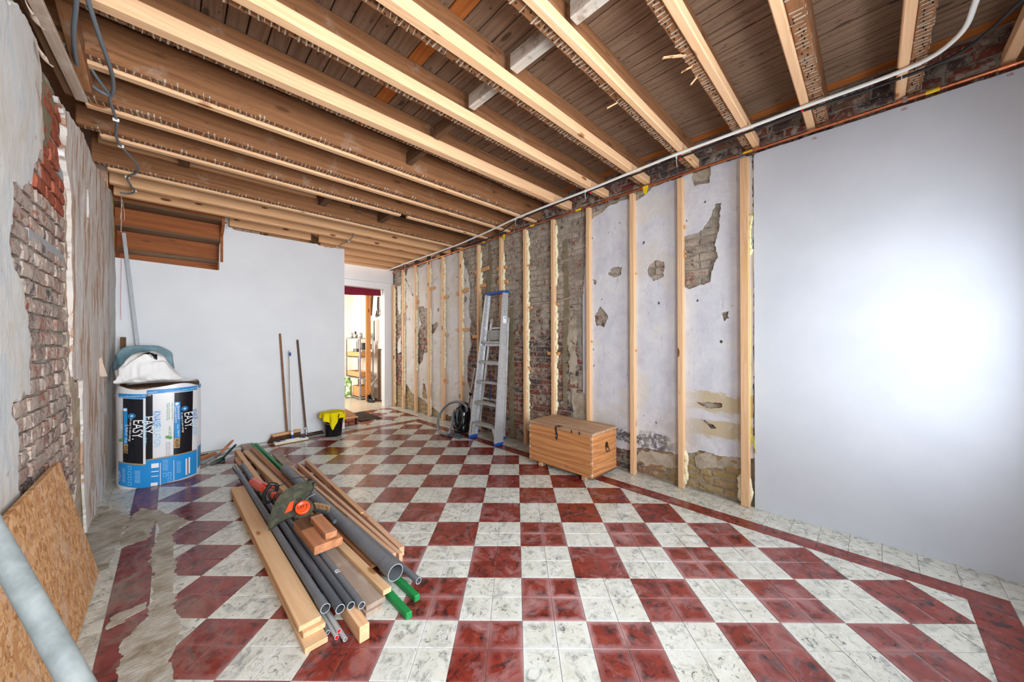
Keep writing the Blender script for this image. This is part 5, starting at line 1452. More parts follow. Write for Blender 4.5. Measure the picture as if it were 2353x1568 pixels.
def pipe_thing(name, lab, p0, p1, r, mat, socket=None, plug=None, sticker=None, far_socket=None):
    t = thing(name, lab, 'pipe', p0)
    p0, p1 = Vector(p0), Vector(p1); dd = (p1 - p0).normalized()
    a = p0 + dd * (socket or 0) * .9
    b = p1 - dd * (far_socket or 0) * .9
    obj('tube', MB().pipe(a, b, r, .0022 if r < .03 else .003, 28), M[mat], t, I4)
    if socket: obj('socket', MB().pipe(p0, p0 + dd * socket, r * 1.12, .003, 28).pipe(p0 + dd * socket, p0 + dd * (socket + .012), r * 1.05, .003, 28), M[mat], t, I4)
    if far_socket: obj('socket', MB().pipe(p1 - dd * far_socket, p1, r * 1.12, .003, 28), M[mat], t, I4)
    rim = MB().pipe(p0 - dd * .0006, p0 + dd * .001, r * (1.125 if socket else 1.01), .0028, 28); obj('cut_rim', rim, M['pvc_light'], t, I4)
    if plug: obj('plug', MB().pipe(p0 - dd * .001, p0 + dd * .004, r * .80, r * .75, 20), M['red_plastic'], t, I4)
    if sticker:
        c = p0 + dd * sticker
        R = basis(c, c + dd)
        pts = []
        mb = MB().grid(lambda u, v: c + dd * (.028 * u) + R @ Vector((0, (r + .0006) * math.cos(math.radians(50 + 90 * v)), (r + .0006) * math.sin(math.radians(50 + 90 * v)))), 2, 8)
        obj('sticker', mb, M['white_print'], t, I4)
        mb = MB()
        for k in range(6):
            mb.grid(lambda u, v: c + dd * (.007 + .014 * u) + R @ Vector((0, (r + .0011) * math.cos(math.radians(66 + 10 * k + 5 * v)), (r + .0011) * math.sin(math.radians(66 + 10 * k + 5 * v)))), 1, 1)
        obj('bar_code', mb, M['black_print'], t, I4)
    return t
pipe_thing('grey_pipe', 'grey pipe with socket end lying right beside the stacked pine planks', (.511, 1.765, .080), (.464, 4.28, .072), .0190, 'pvc', .09, far_socket=.07)
pipe_thing('grey_pipe', 'darker grey pipe second from the stacked planks, wide open end', (.556, 1.705, .086), (.514, 4.38, .078), .0200, 'pvc_dark', None, far_socket=.06)
pipe_thing('grey_pipe', 'slimmer dark grey pipe third from the planks, printed near its end', (.5965, 1.685, .0905), (.570, 3.35, .090), .0172, 'pvc_dark')
pipe_thing('grey_pipe', 'thin grey pipe with white sticker on the square beam', (.634, 1.655, .0885), (.614, 2.95, .088), .0158, 'pvc', sticker=.30)
pipe_thing('grey_pipe', 'thickest grey pipe of the pile, large open socket end', (.842, 1.742, .1035), (.782, 3.93, .1000), .0375, 'pvc', .10)
pipe_thing('grey_pipe', 'grey pipe slipping out under the right battens beside the green tip', (.934, 1.668, .052), (.8935, 2.60, .052), .0165, 'pvc')
pipe_thing('thin_conduit', 'thin pale conduit with red plug, nearer of the two plugged ones', (.523, 1.647, .0105), (.472, 4.70, .0105), .0095, 'pvc_light', plug=True)
pipe_thing('thin_conduit', 'thin pale conduit with red plug, lying above its neighbours by the beam', (.5345, 1.655, .0268), (.4855, 4.67, .0268), .0095, 'pvc_light', plug=True)
pipe_thing('thin_conduit', 'thin pale conduit with open end in front of the plugged ones', (.5455, 1.61, .0105), (.499, 4.6, .0105), .0095, 'pvc_light')
pipe_thing('thin_conduit', 'thin grey conduit peeping out beside the lowest pine plank', (.5025, 1.703, .0105), (.4665, 3.8, .0105), .0095, 'pvc')

# offcuts on the pile
t = thing('beam_offcut', 'rough brown beam offcut lying across the grey pipes', 'offcut', (.648, 2.39, .109))
V2 = [(.567, 2.59), (.579, 2.175), (.730, 2.207), (.716, 2.60)]
def hexa(top, z0, z1, ch=.004):
    c = (sum(p[0] for p in top) / 4, sum(p[1] for p in top) / 4)
    e0 = Vector((top[2][0] - top[1][0], top[2][1] - top[1][1])).length; e1 = Vector((top[0][0] - top[1][0], top[0][1] - top[1][1])).length
    ang = math.atan2(top[0][1] - top[1][1], top[0][0] - top[1][0])
    return c, e0, e1, ang
c, e0, e1, ang = hexa(V2, 0, 0)
Ro = Matrix.Rotation(ang, 4, 'Z')
mb = MB().box((0, 0, 0), (e1, e0, .050), .005, None, 0, .002)
me = mesh_from(mb.V, mb.F, M['larch']); inst('beam', me, Matrix.Translation((c[0], c[1], .134)) @ Ro, t)
mb = MB().box((0, 0, 0), (e1 * .40, e0 * .99, .008), .002, None, 0, .002)
me = mesh_from(mb.V, mb.F, M['noggin_dark']); inst('notched_end', me, Matrix.Translation((c[0] - .004, c[1] + e1 * .29, .162)) @ Ro, t)
t = thing('wood_block', 'small wooden block tied with wire on top of the beam offcut', 'block', (.67, 2.35, .166))
V2 = [(.633, 2.484), (.638, 2.191), (.701, 2.214), (.701, 2.494)]
c, e0, e1, ang = hexa(V2, 0, 0); Ro = Matrix.Rotation(ang, 4, 'Z')
mb = MB().box((0, 0, 0), (e1 * .98, e0 * .95, .036), .002, None, 0, .001)
inst('block', mesh_from(mb.V, mb.F, M['larch']), Matrix.Translation((c[0], c[1], .185)) @ Ro, t)
for f in (-.40, .42):
    mb = MB().box((f * e1, 0, 0), (.003, e0 * .98, .0385), 0)
    inst('wire', mesh_from(mb.V, mb.F, M['steel']), Matrix.Translation((c[0], c[1], .185)) @ Ro, t)

# brush lying on the big pipe
t = thing('hand_brush', 'worn hand brush with fair bristles and grey handle beside the block', 'brush', (.75, 2.55, .16))
hd = FZ(*C5(1500, 1075), .178); hx_ = FZ(*C5(1612, 1200), .160); top_l = FZ(*C5(1352, 1000), .185)
mb = MB()
rg = random.Random(2)
b0 = Vector(FZ(*C5(1360, 1010), .18)); b1 = Vector(FZ(*C5(1540, 1050), .18))
up = Vector((-.1, -.35, 1)).normalized()
for k in range(170):
    f = rg.random(); w = rg.uniform(-.014, .014)
    base = b0 + (b1 - b0) * f + Vector((0, w, 0))
    tip = base + up * (.042 - .006 * abs(f - .5)) + Vector((rg.uniform(-.007, .007), rg.uniform(-.006, .006), 0)) + (b1 - b0) * (.12 * (f - .5))
    mb.bar(base, tip, .0028, .0028)
tag(obj('bristles', mb, M['bristle_fair'], t, I4), kind='stuff')
mb = MB().bar(b0 + Vector((-.004, 0, -.010)), b1 + Vector((.004, 0, -.010)), .032, .024, .006)
mb.tube([b0.lerp(b1, .45) + Vector((0, 0, -.012)), b0.lerp(b1, .75) + Vector((.006, -.05, -.018)), Vector(hx_) + Vector((0, .02, -.004)), Vector(hx_) + Vector((.004, -.004, 0))], [.014, .009, .011, .013], 8)
obj('handle', mb, M['dark_grey'], t, I4)

# string trimmer
t = thing('grass_trimmer', 'orange grass trimmer with a muddy black guard lying on the timber pile', 'trimmer', (.6, 3.0, .11))
SPC = Vector(FZ(*C5(1180, 1015), .215))
n_ = Vector((-.20, -.74, .64)).normalized(); r_ = Vector((0, 0, 1)).cross(n_).normalized() ; u_ = n_.cross(r_)
dd = depth(SPC); sc_ = dd / FPX / 6.03
def G2(cx_, cy_, w=0.0):
    return SPC + r_ * ((cx_ - 1180) * sc_) + u_ * (-(cy_ - 1015) * sc_ * 1.06) + n_ * w
outline = [(1345, 680), (1300, 668), (1220, 662), (1120, 672), (1020, 705), (950, 745), (895, 800), (850, 870), (825, 945), (800, 1030), (790, 1110), (800, 1195), (835, 1185), (900, 1140), (985, 1110), (1090, 1090), (1150, 1020), (1215, 930), (1270, 860), (1305, 780)]
mb = MB()
N = len(outline)
cen = (1090, 930)
V = [G2(*q, -.004) for q in outline] + [G2(*q, -.020) for q in outline] + [G2(cen[0] + (a - cen[0]) * .93, cen[1] + (b - cen[1]) * .93, -.013) for a, b in outline] + [G2(*cen, -.016)] + [G2(*cen, -.030)]
F = [(k, (k + 1) % N, 2 * N + (k + 1) % N, 2 * N + k) for k in range(N)] + [(2 * N + k, 2 * N + (k + 1) % N, 3 * N) for k in range(N)] + [((k + 1) % N, k, N + k, N + (k + 1) % N) for k in range(N)] + [(N + (k + 1) % N, N + k, 3 * N + 1) for k in range(N)]
mb.add(V, F, 0, False)
mb.box(G2(785, 1055, -.01), (.012, .012, .03), .002); mb.box(G2(1320, 720, -.008), (.02, .03, .02), .003)
for k in range(4): mb.bar(G2(1115 + k * 17, 905, -.010), G2(1110 + k * 17, 870, -.010), .003, .006)
obj('guard', mb, M['guard'], t, I4)
RT = Matrix.Translation(SPC) @ Matrix(((r_.x, u_.x, n_.x), (r_.y, u_.y, n_.y), (r_.z, u_.z, n_.z))).to_4x4()
obj('spool_cap', MB().lathe([(.012, -.012), (.040, -.012), (.0435, -.004), (.0435, .018), (.041, .022), (.030, .0235), (.029, .022), (.012, .0225)], 28, RT), M['orange'], t, I4)
V, F = text_mb('LEFT', .030, lambda a, b: RT @ Vector((a, b + .002, .0245)))
obj('embossed_word', MB().add(V, F), M['black_print'], t, I4)
obj('motor_head', MB().lathe([(.050, -.10), (.055, -.05), (.062, -.02), (.062, -.014)], 24, RT), M['guard'], t, I4)
obj('cutting_line', MB().tube([G2(1215, 925, .01), G2(1260, 890, .014), G2(1330, 868, .010)], .0012, 5), M['pvc_light'], t, I4)
obj('warning_sticker', MB().add([G2(*q, -.011) for q in ((1020, 905), (1075, 890), (1050, 1010), (965, 1030))], [(3, 2, 1, 0)]), M['orange'], t, I4)
s0 = G2(960, 860, -.045); s1 = Vector(FZ(*C5(492, 640), .180))
sd = (s1 - s0)
obj('shaft', MB().tube([s0, s0 + sd * .22], [.030, .028], 16).tube([s0 + sd * .16, s0 + sd * .75], .024, 14), M['orange'], t, I4)
rg_ = MB()
for f in (.10, .135, .17): rg_.tube([s0 + sd * f, s0 + sd * (f + .014)], .0325, 16)
rg_.tube([s0 + sd * .30, s0 + sd * .36], .030, 16)
obj('collar', rg_, M['black_plastic'], t, I4)
mb = MB().bar(s0 + sd * .55, s1, .062, .058, .016).bar(s0 + sd * .35, s0 + sd * .60, .045, .042, .012).bar(s0 + sd * .66 + Vector((0, 0, .03)), s0 + sd * .40 + Vector((0.02, 0, .034)), .022, .014, .005)
obj('motor_housing', mb, M['orange'], t, I4)
obj('housing_grip', MB().bar(s0 + sd * .70 + Vector((0, 0, -.036)), s0 + sd * .98 + Vector((0, 0, -.034)), .04, .020, .006), M['black_plastic'], t, I4)
pp = [FY(*C5(a, b), 2.98) for a, b in ((735, 680), (800, 682), (832, 705), (815, 760), (770, 850), (720, 925), (680, 938), (650, 920), (640, 850), (660, 790), (700, 730))]
obj('loop_handle', MB().tube(pp, .0125, 10, closed=True).tube([pp[0], pp[10]], .016, 8), M['black_plastic'], t, I4)
obj('power_cord', MB().tube([FY(*C5(a, b), 3.12) for a, b in ((835, 708), (890, 695), (970, 645), (1060, 600), (1150, 583), (1240, 592), (1290, 606), (1302, 625))], .0032, 7), M['black_cable'], t, I4)
c = Vector(FY(*C5(1268, 628), 3.12))
obj('plug', MB().box(c, (.026, .022, .022), .005).tube([c + Vector((.008, -.01, 0)), c + Vector((.010, -.028, .004))], .003, 6).tube([c + Vector((-.008, -.01, 0)), c + Vector((-.006, -.028, .004))], .003, 6), M['black_plastic'], t, I4)

# ------------------------------------------------------------------ hand tools beside the pack
t = thing('hand_trowel', 'steel hand trowel with wooden handle lying by the insulation pack', 'trowel', (.36, 5.0, .0))
a, b = Vector((.240, 4.940, .016)), Vector((.345, 4.985, .060))
obj('blade', MB().grid(lambda u, v: a + (b - a) * u + Vector((-.012 * (2 * v - 1), (v - .5) * (.095 - .05 * u * u), .014 * (2 * v - 1) ** 2 + .004)), 8, 6).grid(lambda u, v: a + (b - a) * u + Vector((.012 * (2 * v - 1), (.5 - v) * (.095 - .05 * u * u), .014 * (2 * v - 1) ** 2 + .002)), 8, 6), M['steel'], t, I4)
obj('ferrule', MB().tube([b, Vector((.385, 5.005, .088))], [.015, .013], 12), M['chrome'], t, I4)
obj('handle', MB().tube([(.383, 5.004, .087), (.43, 5.05, .120), (.495, 5.115, .172), (.512, 5.13, .186)], [.011, .015, .014, .008], 12), M['red_wood'], t, I4)
t = thing('dust_shovel', 'dark green metal dust shovel with ribbed handle near the wall', 'shovel', (.40, 5.02, 0))
GS = plain('shovel_green', L(24, 62, 54), .35, .45)
def panpt(u, v, dz): return (.300 + .125 * u, 4.955 + .05 * u + (v - .5) * .115, dz + .026 * (2 * v - 1) ** 4 * u + .010 * u)
obj('pan', MB().grid(lambda u, v: panpt(u, v, .004), 8, 10).grid(lambda u, v: panpt(u, 1 - v, .001), 8, 10).bar((.425, 4.95, .024), (.425, 5.06, .024), .004, .034), GS, t, I4)
mbh = MB().tube([(.423, 5.045, .030), (.45, 5.075, .052), (.535, 5.162, .115), (.544, 5.171, .121)], [.012, .010, .011, .008], 10)
for q in range(7): mbh.tube([(.462 + q * .011, 5.087 + q * .0113, .0615 + q * .0083), (.466 + q * .011, 5.091 + q * .0113, .0645 + q * .0083)], .0122, 10)
obj('handle', mbh, GS, t, I4)
o = beam('hand_brush_wood', (.215, 5.17, .028), (.375, 5.28, .034), .05, .04, M['red_wood'], None, .012); tag(o, 'brown wooden block lying behind the trowel', 'block')
o = beam('kindling', (.20, 5.33, .016), (.31, 5.36, .016), .03, .03, M['noggin_dark'], None, .004); tag(o, 'small dark offcut half hidden by the pack', 'offcut')

# ------------------------------------------------------------------ brooms against the white wall
t = thing('broom', 'wooden broom with brown bristles leaning on the white wall', 'broom', (1.1, 5.5, 0))
obj('handle', MB().tube([(1.121, 5.485, .085), (1.053, 5.553, 1.415), (1.053, 5.553, 1.431)], [.0125, .0125, .010], 12), M['handle'], t, I4)
hA, hB = Vector((.925, 5.45, .0)), Vector((1.285, 5.52, .0))
obj('head', MB().bar(hA + Vector((.02, 0, .093)), hB + Vector((0, 0, .093)), .055, .034, .006), M['pine_dull'], t, I4)
rg = random.Random(6); mb = MB(); ax = (hB - hA).normalized(); ay = Vector((-ax.y, ax.x, 0))
for i in range(46):
    for j in range(5):
        f = (i + .5) / 46; p = hA.lerp(hB, .05 + f * .93) + ay * ((j - 2) * .010)
        mb.bar(p + Vector((0, 0, .078)), p + ax * (-.045 * (1 - f) + rg.uniform(-.006, .006)) + ay * ((j - 2) * .004 + rg.uniform(-.004, .004)) + Vector((0, 0, .004)), .006, .006)
tag(obj('bristles', mb, M['bristle'], t, I4), kind='stuff')
t = thing('floor_mop', 'white mop with blue joints standing upright before the broom', 'mop', (1.13, 5.34, 0))
obj('handle', MB().tube([(1.152, 5.37, .11), (1.157, 5.50, 1.16)], .0105, 12), M['white_plastic'], t, I4)
obj('grip', MB().tube([(1.157, 5.497, 1.125), (1.157, 5.502, 1.175)], .0125, 12).tube([(1.155, 5.434, .60), (1.155, 5.437, .622)], .0118, 12).tube([(1.152, 5.369, .115), (1.152, 5.371, .130)], .0125, 12), M['navy'], t, I4)
obj('hang_cap', MB().tube([(1.157, 5.501, 1.172), (1.157, 5.505, 1.205)], [.0125, .006], 10), M['white_plastic'], t, I4)
mA, mB = Vector((.945, 5.325, 0)), Vector((1.325, 5.335, 0))
obj('head', MB().bar(mA + Vector((0, 0, .026)), mB + Vector((0, 0, .026)), .085, .012, .004).bar(mA + Vector((.12, 0, .037)), mB + Vector((-.10, 0, .037)), .045, .012, .004), M['white_plastic'], t, I4)
obj('pad', MB().bar(mA + Vector((-.003, 0, .011)), mB + Vector((.003, 0, .011)), .095, .018, .004), M['foam'], t, I4)
obj('joint', MB().tube([(1.152, 5.345, .042), (1.152, 5.352, .075)], [.018, .013], 12).tube([(1.152, 5.355, .07), (1.152, 5.368, .108)], [.012, .014], 12), M['navy'], t, I4)
obj('collar', MB().tube([(1.152, 5.360, .085), (1.152, 5.370, .125)], [.017, .015], 12), M['white_plastic'], t, I4)
for x in (mA.x + .045, mB.x - .045): obj('clip', MB().box((x, 5.33, .034), (.04, .05, .006), .002), M['navy'], t, I4)
t = thing('floor_squeegee', 'floor squeegee with dark wooden stick and chrome bar by the bucket', 'squeegee', (1.4, 5.5, 0))
obj('handle', MB().tube([(1.345, 5.490, .10), (1.258, 5.553, 1.335), (1.258, 5.553, 1.348)], [.0125, .0135, .010], 12), M['handle_dark'], t, I4)
obj('socket', MB().tube([(1.349, 5.485, .03), (1.345, 5.490, .135)], [.012, .0145], 12).bar((1.322, 5.49, .117), (1.345, 5.49, .115), .006, .012), M['chrome'], t, I4)
obj('bar', MB().bar((1.20, 5.475, .026), (1.565, 5.512, .026), .034, .018, .004).bar((1.20, 5.475, .040), (1.565, 5.512, .040), .012, .012, .003), M['chrome'], t, I4)
obj('rubber', MB().bar((1.195, 5.468, .009), (1.572, 5.506, .009), .012, .018), M['black_plastic'], t, I4)

# ------------------------------------------------------------------ bucket and cloth
BX, BY = 1.640, 5.285
t = thing('bucket', 'black builder bucket standing at the end of the white wall', 'bucket', (BX, BY, 0))
obj('tub', MB().lathe([(.094, .002), (.100, .004), (.128, .30), (.135, .302), (.135, .315), (.123, .315), (.095, .012), (.001, .010)], 32, Matrix.Translation((BX, BY, 0)), cap=False), M['black_plastic'], t, I4)
obj('base', MB().lathe([(.001, .002), (.096, .002)], 32, Matrix.Translation((BX, BY, 0)), cap=False), M['black_plastic'], t, I4)
obj('bail', MB().tube([(BX - .128 * math.cos(a) * 1.03, BY - .09 * math.sin(a) - .035, .215 - .045 * math.sin(a)) for a in np.linspace(.1, 1.2, 8)], .003, 6), M['steel'], t, I4)
t2 = thing('blue_tub', 'blue plastic tub nested in the black bucket, rim showing behind the cloth', 'tub', (BX, BY + .01, .28))
obj('rim', MB().lathe([(.119, .318), (.123, .322), (.130, .324), (.130, .331), (.117, .331), (.113, .318)], 32, Matrix.Translation((BX + .003, BY + .004, 0)), cap=False), M['navy'], t2, I4)
rg = random.Random(12)
half = .205; ro = math.radians(28)
def clothpt(u, v):
    a = 2 * math.pi * u
    Lm = half / max(abs(math.cos(a - ro)), abs(math.sin(a - ro))) 
    Lm = min(Lm, half * 1.36) * (1.0 + .06 * math.sin(2 * a))
    back = max(0, math.sin(a - .35)) ** .8
    Lm *= 1 - .45 * back
    s_ = v * Lm; R0 = .138
    fold = .020 * math.sin(7 * a + 1.3) + .012 * math.sin(12 * a + .4)
    if s_ < R0 - .01: r = s_; z = .337 - .010 * math.cos(s_ / R0 * 1.5) + .006 * math.sin(3 * a) * (s_ / R0)
    else:
        k = s_ - (R0 - .01)
        r = R0 - .01 + min(k, .02) * .9 + .05 * max(0, k - .01) + fold * min(1, k / .05)
        z = .336 - max(0, k - .012) * (1.45 + .1 * math.sin(3 * a))
    return (BX - .012 + r * math.cos(a), BY - .005 + r * math.sin(a), max(.06, z + .004))
mb = MB().grid(clothpt, 96, 22)
o = obj('floor_cloth', mb, M['yellow_cloth'], smooth=True); tag(o, 'yellow floor cloth draped over the bucket', 'cloth')

# ------------------------------------------------------------------ step and mat in the passage
t = thing('brick_step', 'low step of red bricks with a brown board on top, behind the bucket', 'step', (1.98, 6.0, 0))
rg = random.Random(3)
for r in range(2):
    for k, (xa, xb) in enumerate(((1.89, 1.955), (1.96, 2.10)) if r else ((1.89, 2.0), (2.005, 2.10))):
        mb = MB().box(((xa + xb) / 2, 5.79, .030 + r * .052), (xb - xa - .006, .11, .044), .003, None, 0, .003); obj('brick', mb, M['brick_red'], t, I4)
obj('board', MB().prism([(1.80, 5.735), (2.125, 5.735), (2.20, 6.1), (2.22, 6.55), (1.80, 6.55)], .108, .128), M['red_wood'], t, I4)
obj('nosing', MB().tube([(1.80, 5.732, .118), (2.14, 5.732, .118)], .013, 10), M['pine_dull'], t, I4)
obj('side', MB().box((2.135, 5.80, .053), (.016, .13, .10), .002), M['noggin_dark'], t, I4)
obj('filling', MB().box((1.97, 6.18, .054), (.30, .64, .104)), M['render_coat'], t, I4)
t = thing('door_mat', 'dark ribbed door mat in the passage by the step', 'mat', (2.42, 6.27, 0))
obj('backing', MB().box((2.415, 6.26, .0045), (.36, .76, .007), .001), M['black_plastic'], t, I4)
mb = MB()
for k in range(25): mb.box((2.415, 5.895 + k * .0305, .011), (.355, .017, .008), .002)
for k in range(9): mb.box((2.25 + k * .041, 6.26, .0105), (.010, .755, .0055))
tag(obj('ribs', mb, M['mat_fibre'], t, I4), kind='stuff')

# ------------------------------------------------------------------ stepladder
t = thing('stepladder', 'folded aluminium stepladder with blue top leaning against the brick wall', 'ladder', (3.05, 3.55, 0))
def Ls(z): return Vector((2.965 + (3.150 - 2.965) * z / 1.97, 3.815 + (3.705 - 3.815) * z / 1.97, z))
def Rs(z): return Vector((2.960 + (3.150 - 2.960) * z / 1.97, 3.290 + (3.355 - 3.290) * z / 1.97, z))
def stile(fn, s_, nm):
    mb = MB()
    a, b = fn(.035), fn(1.965)
    w0 = .135; w1 = .082
    def prof(f, dx, dy): 
        p = a + (b - a) * f; w = (w0 + (w1 - w0) * f) / 2
        return p + Vector((dx * w, dy, 0))
    # web and two flanges of a channel, open to the middle of the ladder
    for x0_, x1_, y0_, y1_ in ((-1, 1, -.0015, .0015), (-1, -.94, 0, -s_ * .026), (.94, 1, 0, -s_ * .026)):
        V = []
        for f in (0, 1):
            for x, y in ((x0_, y0_), (x1_, y0_), (x1_, y1_), (x0_, y1_)): V.append(prof(f, x, y + s_ * .013))
        mb.add(V, [(0, 1, 2, 3), (7, 6, 5, 4), (0, 4, 5, 1), (1, 5, 6, 2), (2, 6, 7, 3), (3, 7, 4, 0)])
    obj(nm, mb, M['alu'], t, I4)
    p = fn(.02)
    obj('foot', MB().box((p.x, p.y + s_ * .002, .020), (.140, .032, .036), .004), M['blue_plastic'], t, I4)
stile(Ls, 1, 'stile'); stile(Rs, -1, 'stile')
for k, z in enumerate((.215, .497, .775, 1.045, 1.310)):
    a, b = Ls(z), Rs(z); f = z / 1.97
    dp = .115 - .035 * f
    mb = MB().bar(a + Vector((.006, -.012, .004)), b + Vector((.006, .012, .004)), dp, .006, .001)
    mb.bar(a + Vector((-dp / 2 + .008, -.012, -.006)), b + Vector((-dp / 2 + .008, .012, -.006)), .004, .026, .0008).bar(a + Vector((dp / 2 + .003, -.012, -.006)), b + Vector((dp / 2 + .003, .012, -.006)), .004, .026, .0008)
    for q in range(5): mb.bar(a + Vector((-dp * .36 + q * dp * .18, -.014, .0085)), b + Vector((-dp * .36 + q * dp * .18, .014, .0085)), .006, .003)
    obj('step', mb, M['alu_dull'], t, I4)
for fn, s_ in ((Ls, 1), (Rs, -1)):       # braces under the lowest step
    p = fn(.20); q = fn(.06)
    obj('brace', MB().add([p + Vector((-.05, -s_ * .012, 0)), p + Vector((-.05, -s_ * .085, 0)), q + Vector((-.052, -s_ * .010, 0)), p + Vector((-.047, -s_ * .012, 0)), p + Vector((-.047, -s_ * .085, 0)), q + Vector((-.049, -s_ * .010, 0))], [(0, 1, 2), (5, 4, 3), (0, 3, 4, 1), (1, 4, 5, 2), (2, 5, 3, 0)]), M['alu'], t, I4)
a, b = Ls(1.355), Rs(1.355)
obj('platform', MB().bar(a + Vector((.035, -.05, .045)), b + Vector((.035, .022, .045)), .012, .135, .002), M['alu_dull'], t, I4)
obj('platform_rail', MB().bar(Ls(1.27) + Vector((.03, -.016, 0)), Rs(1.27) + Vector((.03, .016, 0)), .02, .04, .003), M['alu'], t, I4)
a, b = Ls(1.965), Rs(1.965)
obj('top_cap', MB().bar(a + Vector((.005, .022, .004)), b + Vector((.005, -.022, .004)), .105, .030, .006), M['blue_plastic'], t, I4)
for ya, yb in ((4.000, 3.715), (3.455, 3.380)):
    a, b = Vector((3.212, ya, .03)), Vector((3.222, yb, 1.60))
    obj('rear_leg', MB().bar(a, b, .030, .022, .003, (1, 0, 0)), M['alu'], t, I4)
    obj('foot', MB().box((3.212, ya, .018), (.034, .038, .034), .003), M['blue_plastic'], t, I4)
    obj('rear_cap', MB().box((3.222, yb, 1.60), (.032, .036, .06), .004), M['alu_dull'], t, I4)
for z in (.5, 1.0, 1.5):
    f = z / 1.6
    obj('rear_rung', MB().bar((3.217, 4.0 + (3.715 - 4.0) * f, z), (3.217, 3.455 + (3.38 - 3.455) * f, z), .018, .024, .003), M['alu'], t, I4)
obj('strap', MB().bar((3.18, 3.70, .86), (3.20, 3.74, .50), .003, .022), M['navy'], t, I4)
p = Rs(1.60) + Vector((-.005, -.0165, 0))
obj('label', MB().box(p, (.055, .001, .09)), M['white_print'], t, I4); obj('label_arrow', MB().prism([(-.02, -.01), (.012, .012), (.018, -.018), (-.005, -.006)], -.0004, .0004, Matrix.Translation(p + Vector((0, -.0012, .025))) @ Matrix.Rotation(math.pi / 2, 4, 'X')), M['blue_print'], t, I4)
for z in (.075, .075): 
    for fn, s_ in ((Rs, -1),):
        for dx in (-.045, .045): obj('rivet', MB().blob(fn(z) + Vector((dx, s_ * .0145, 0)), (.005, .002, .005), 8, 4, 0), M['iron'], t, I4)

# ------------------------------------------------------------------ vacuum cleaner
t = thing('vacuum_cleaner', 'black canister vacuum cleaner standing upright with a grey hose loop', 'vacuum', (3.05, 4.08, 0))
C0 = Vector((3.045, 4.17, .225))
def body(u, v):
    a = 2 * math.pi * u; b = math.pi * (v - .5)
    e = lambda x, p: math.copysign(abs(x) ** p, x)
    w = 1 - .22 * max(0, math.sin(b)) ** 2
    return (C0.x + .105 * e(math.cos(b), .7) * e(math.cos(a), .8) * w + .03 * math.sin(b), C0.y + .130 * e(math.cos(b), .7) * e(math.sin(a), .8) * w, C0.z + .205 * e(math.sin(b), .85))
obj('body', MB().grid(body, 36, 22), M['black_gloss'], t, I4)
obj('trim_strip', MB().tube([Vector(body(.5 + .14 * math.sin(k / 10 * 3), .12 + .07 * k)) + Vector((-.003, 0, 0)) for k in range(11)], .006, 6), M['dark_grey'], t, I4)
for dy in (-.085, .085): obj('wheel', MB().lathe([(.01, -.014), (.06, -.014), (.065, 0), (.06, .014), (.01, .014)], 24, Matrix.Translation((C0.x - .02, C0.y + dy * 1.25, .072)) @ Matrix.Rotation(math.pi / 2, 4, 'X')), M['black_plastic'], t, I4)
obj('carry_handle', MB().tube([(C0.x - .09, C0.y - .03, .33), (C0.x - .125, C0.y - .04, .28), (C0.x - .125, C0.y - .045, .19), (C0.x - .10, C0.y - .04, .14)], .011, 8), M['dark_grey'], t, I4)
obj('base_plate', MB().bar((C0.x - .02, C0.y - .08, .022), (C0.x - .02, C0.y + .09, .022), .14, .035, .01), M['black_plastic'], t, I4)
VL = crop(980, 640, 3.823)
hp = [FX(*VL(a, b), x) for a, b, x in ((352, 1165, 3.0), (350, 1130, 2.97), (325, 1102, 2.95), (270, 1084, 2.94), (205, 1098, 2.93), (150, 1145, 2.91), (112, 1210, 2.87), (100, 1270, 2.83), (112, 1335, 2.775), (140, 1368, 2.74), (172, 1372, 2.74), (203, 1345, 2.78), (222, 1285, 2.85), (232, 1220, 2.92), (240, 1178, 2.97), (252, 1160, 3.02))]
hp = [Vector((p[0], p[1], max(.020, p[2]))) for p in hp]
sp = smooth_path(hp, 8)
obj('hose', MB().tube(sp, [.0185 * (1 + .035 * (k % 2)) for k in range(len(sp))], 12), M['hose'], t, I4)
tp, bt = Vector((3.100, 3.925, .945)), Vector((3.085, 4.150, .125))
mid = tp.lerp(bt, .47)
obj('tube', MB().tube([tp, mid], .0125, 14).tube([mid, bt], .0165, 14), M['chrome'], t, I4)
obj('tube_joint', MB().tube([mid + (tp - mid) * .04, mid - (tp - mid) * .05], .020, 14).bar(mid + Vector((-.02, 0, -.012)), mid + Vector((-.022, 0, .028)), .014, .014, .003), M['black_plastic'], t, I4)
obj('tube_end', MB().tube([tp, tp + (tp - mid) * .03], .015, 12), M['black_plastic'], t, I4)
hA, hB = Vector(FZ(*VL(222, 1375), .0)), Vector(FZ(*VL(320, 1395), .0))
c = (Vector((2.83, 4.12, 0)) + Vector((2.79, 3.89, 0))) / 2
R = Matrix.Rotation(math.radians(10), 4, 'Z')
mb = MB().box((0, 0, .016), (.105, .255, .028), .010).box((.02, 0, .034), (.05, .15, .018), .008)
obj('floor_head', MB().add([Matrix.Translation(c) @ R @ Vector(v) for v in mb.V], mb.F), M['dark_grey'], t, I4)
obj('neck', MB().tube([c + Vector((.03, .02, .035)), c + Vector((.10, .05, .035)), Vector((3.0, 4.14, .045)), Vector((3.065, 4.16, .085)), bt], [.020, .018, .018, .020, .0205], 12), M['black_plastic'], t, I4)

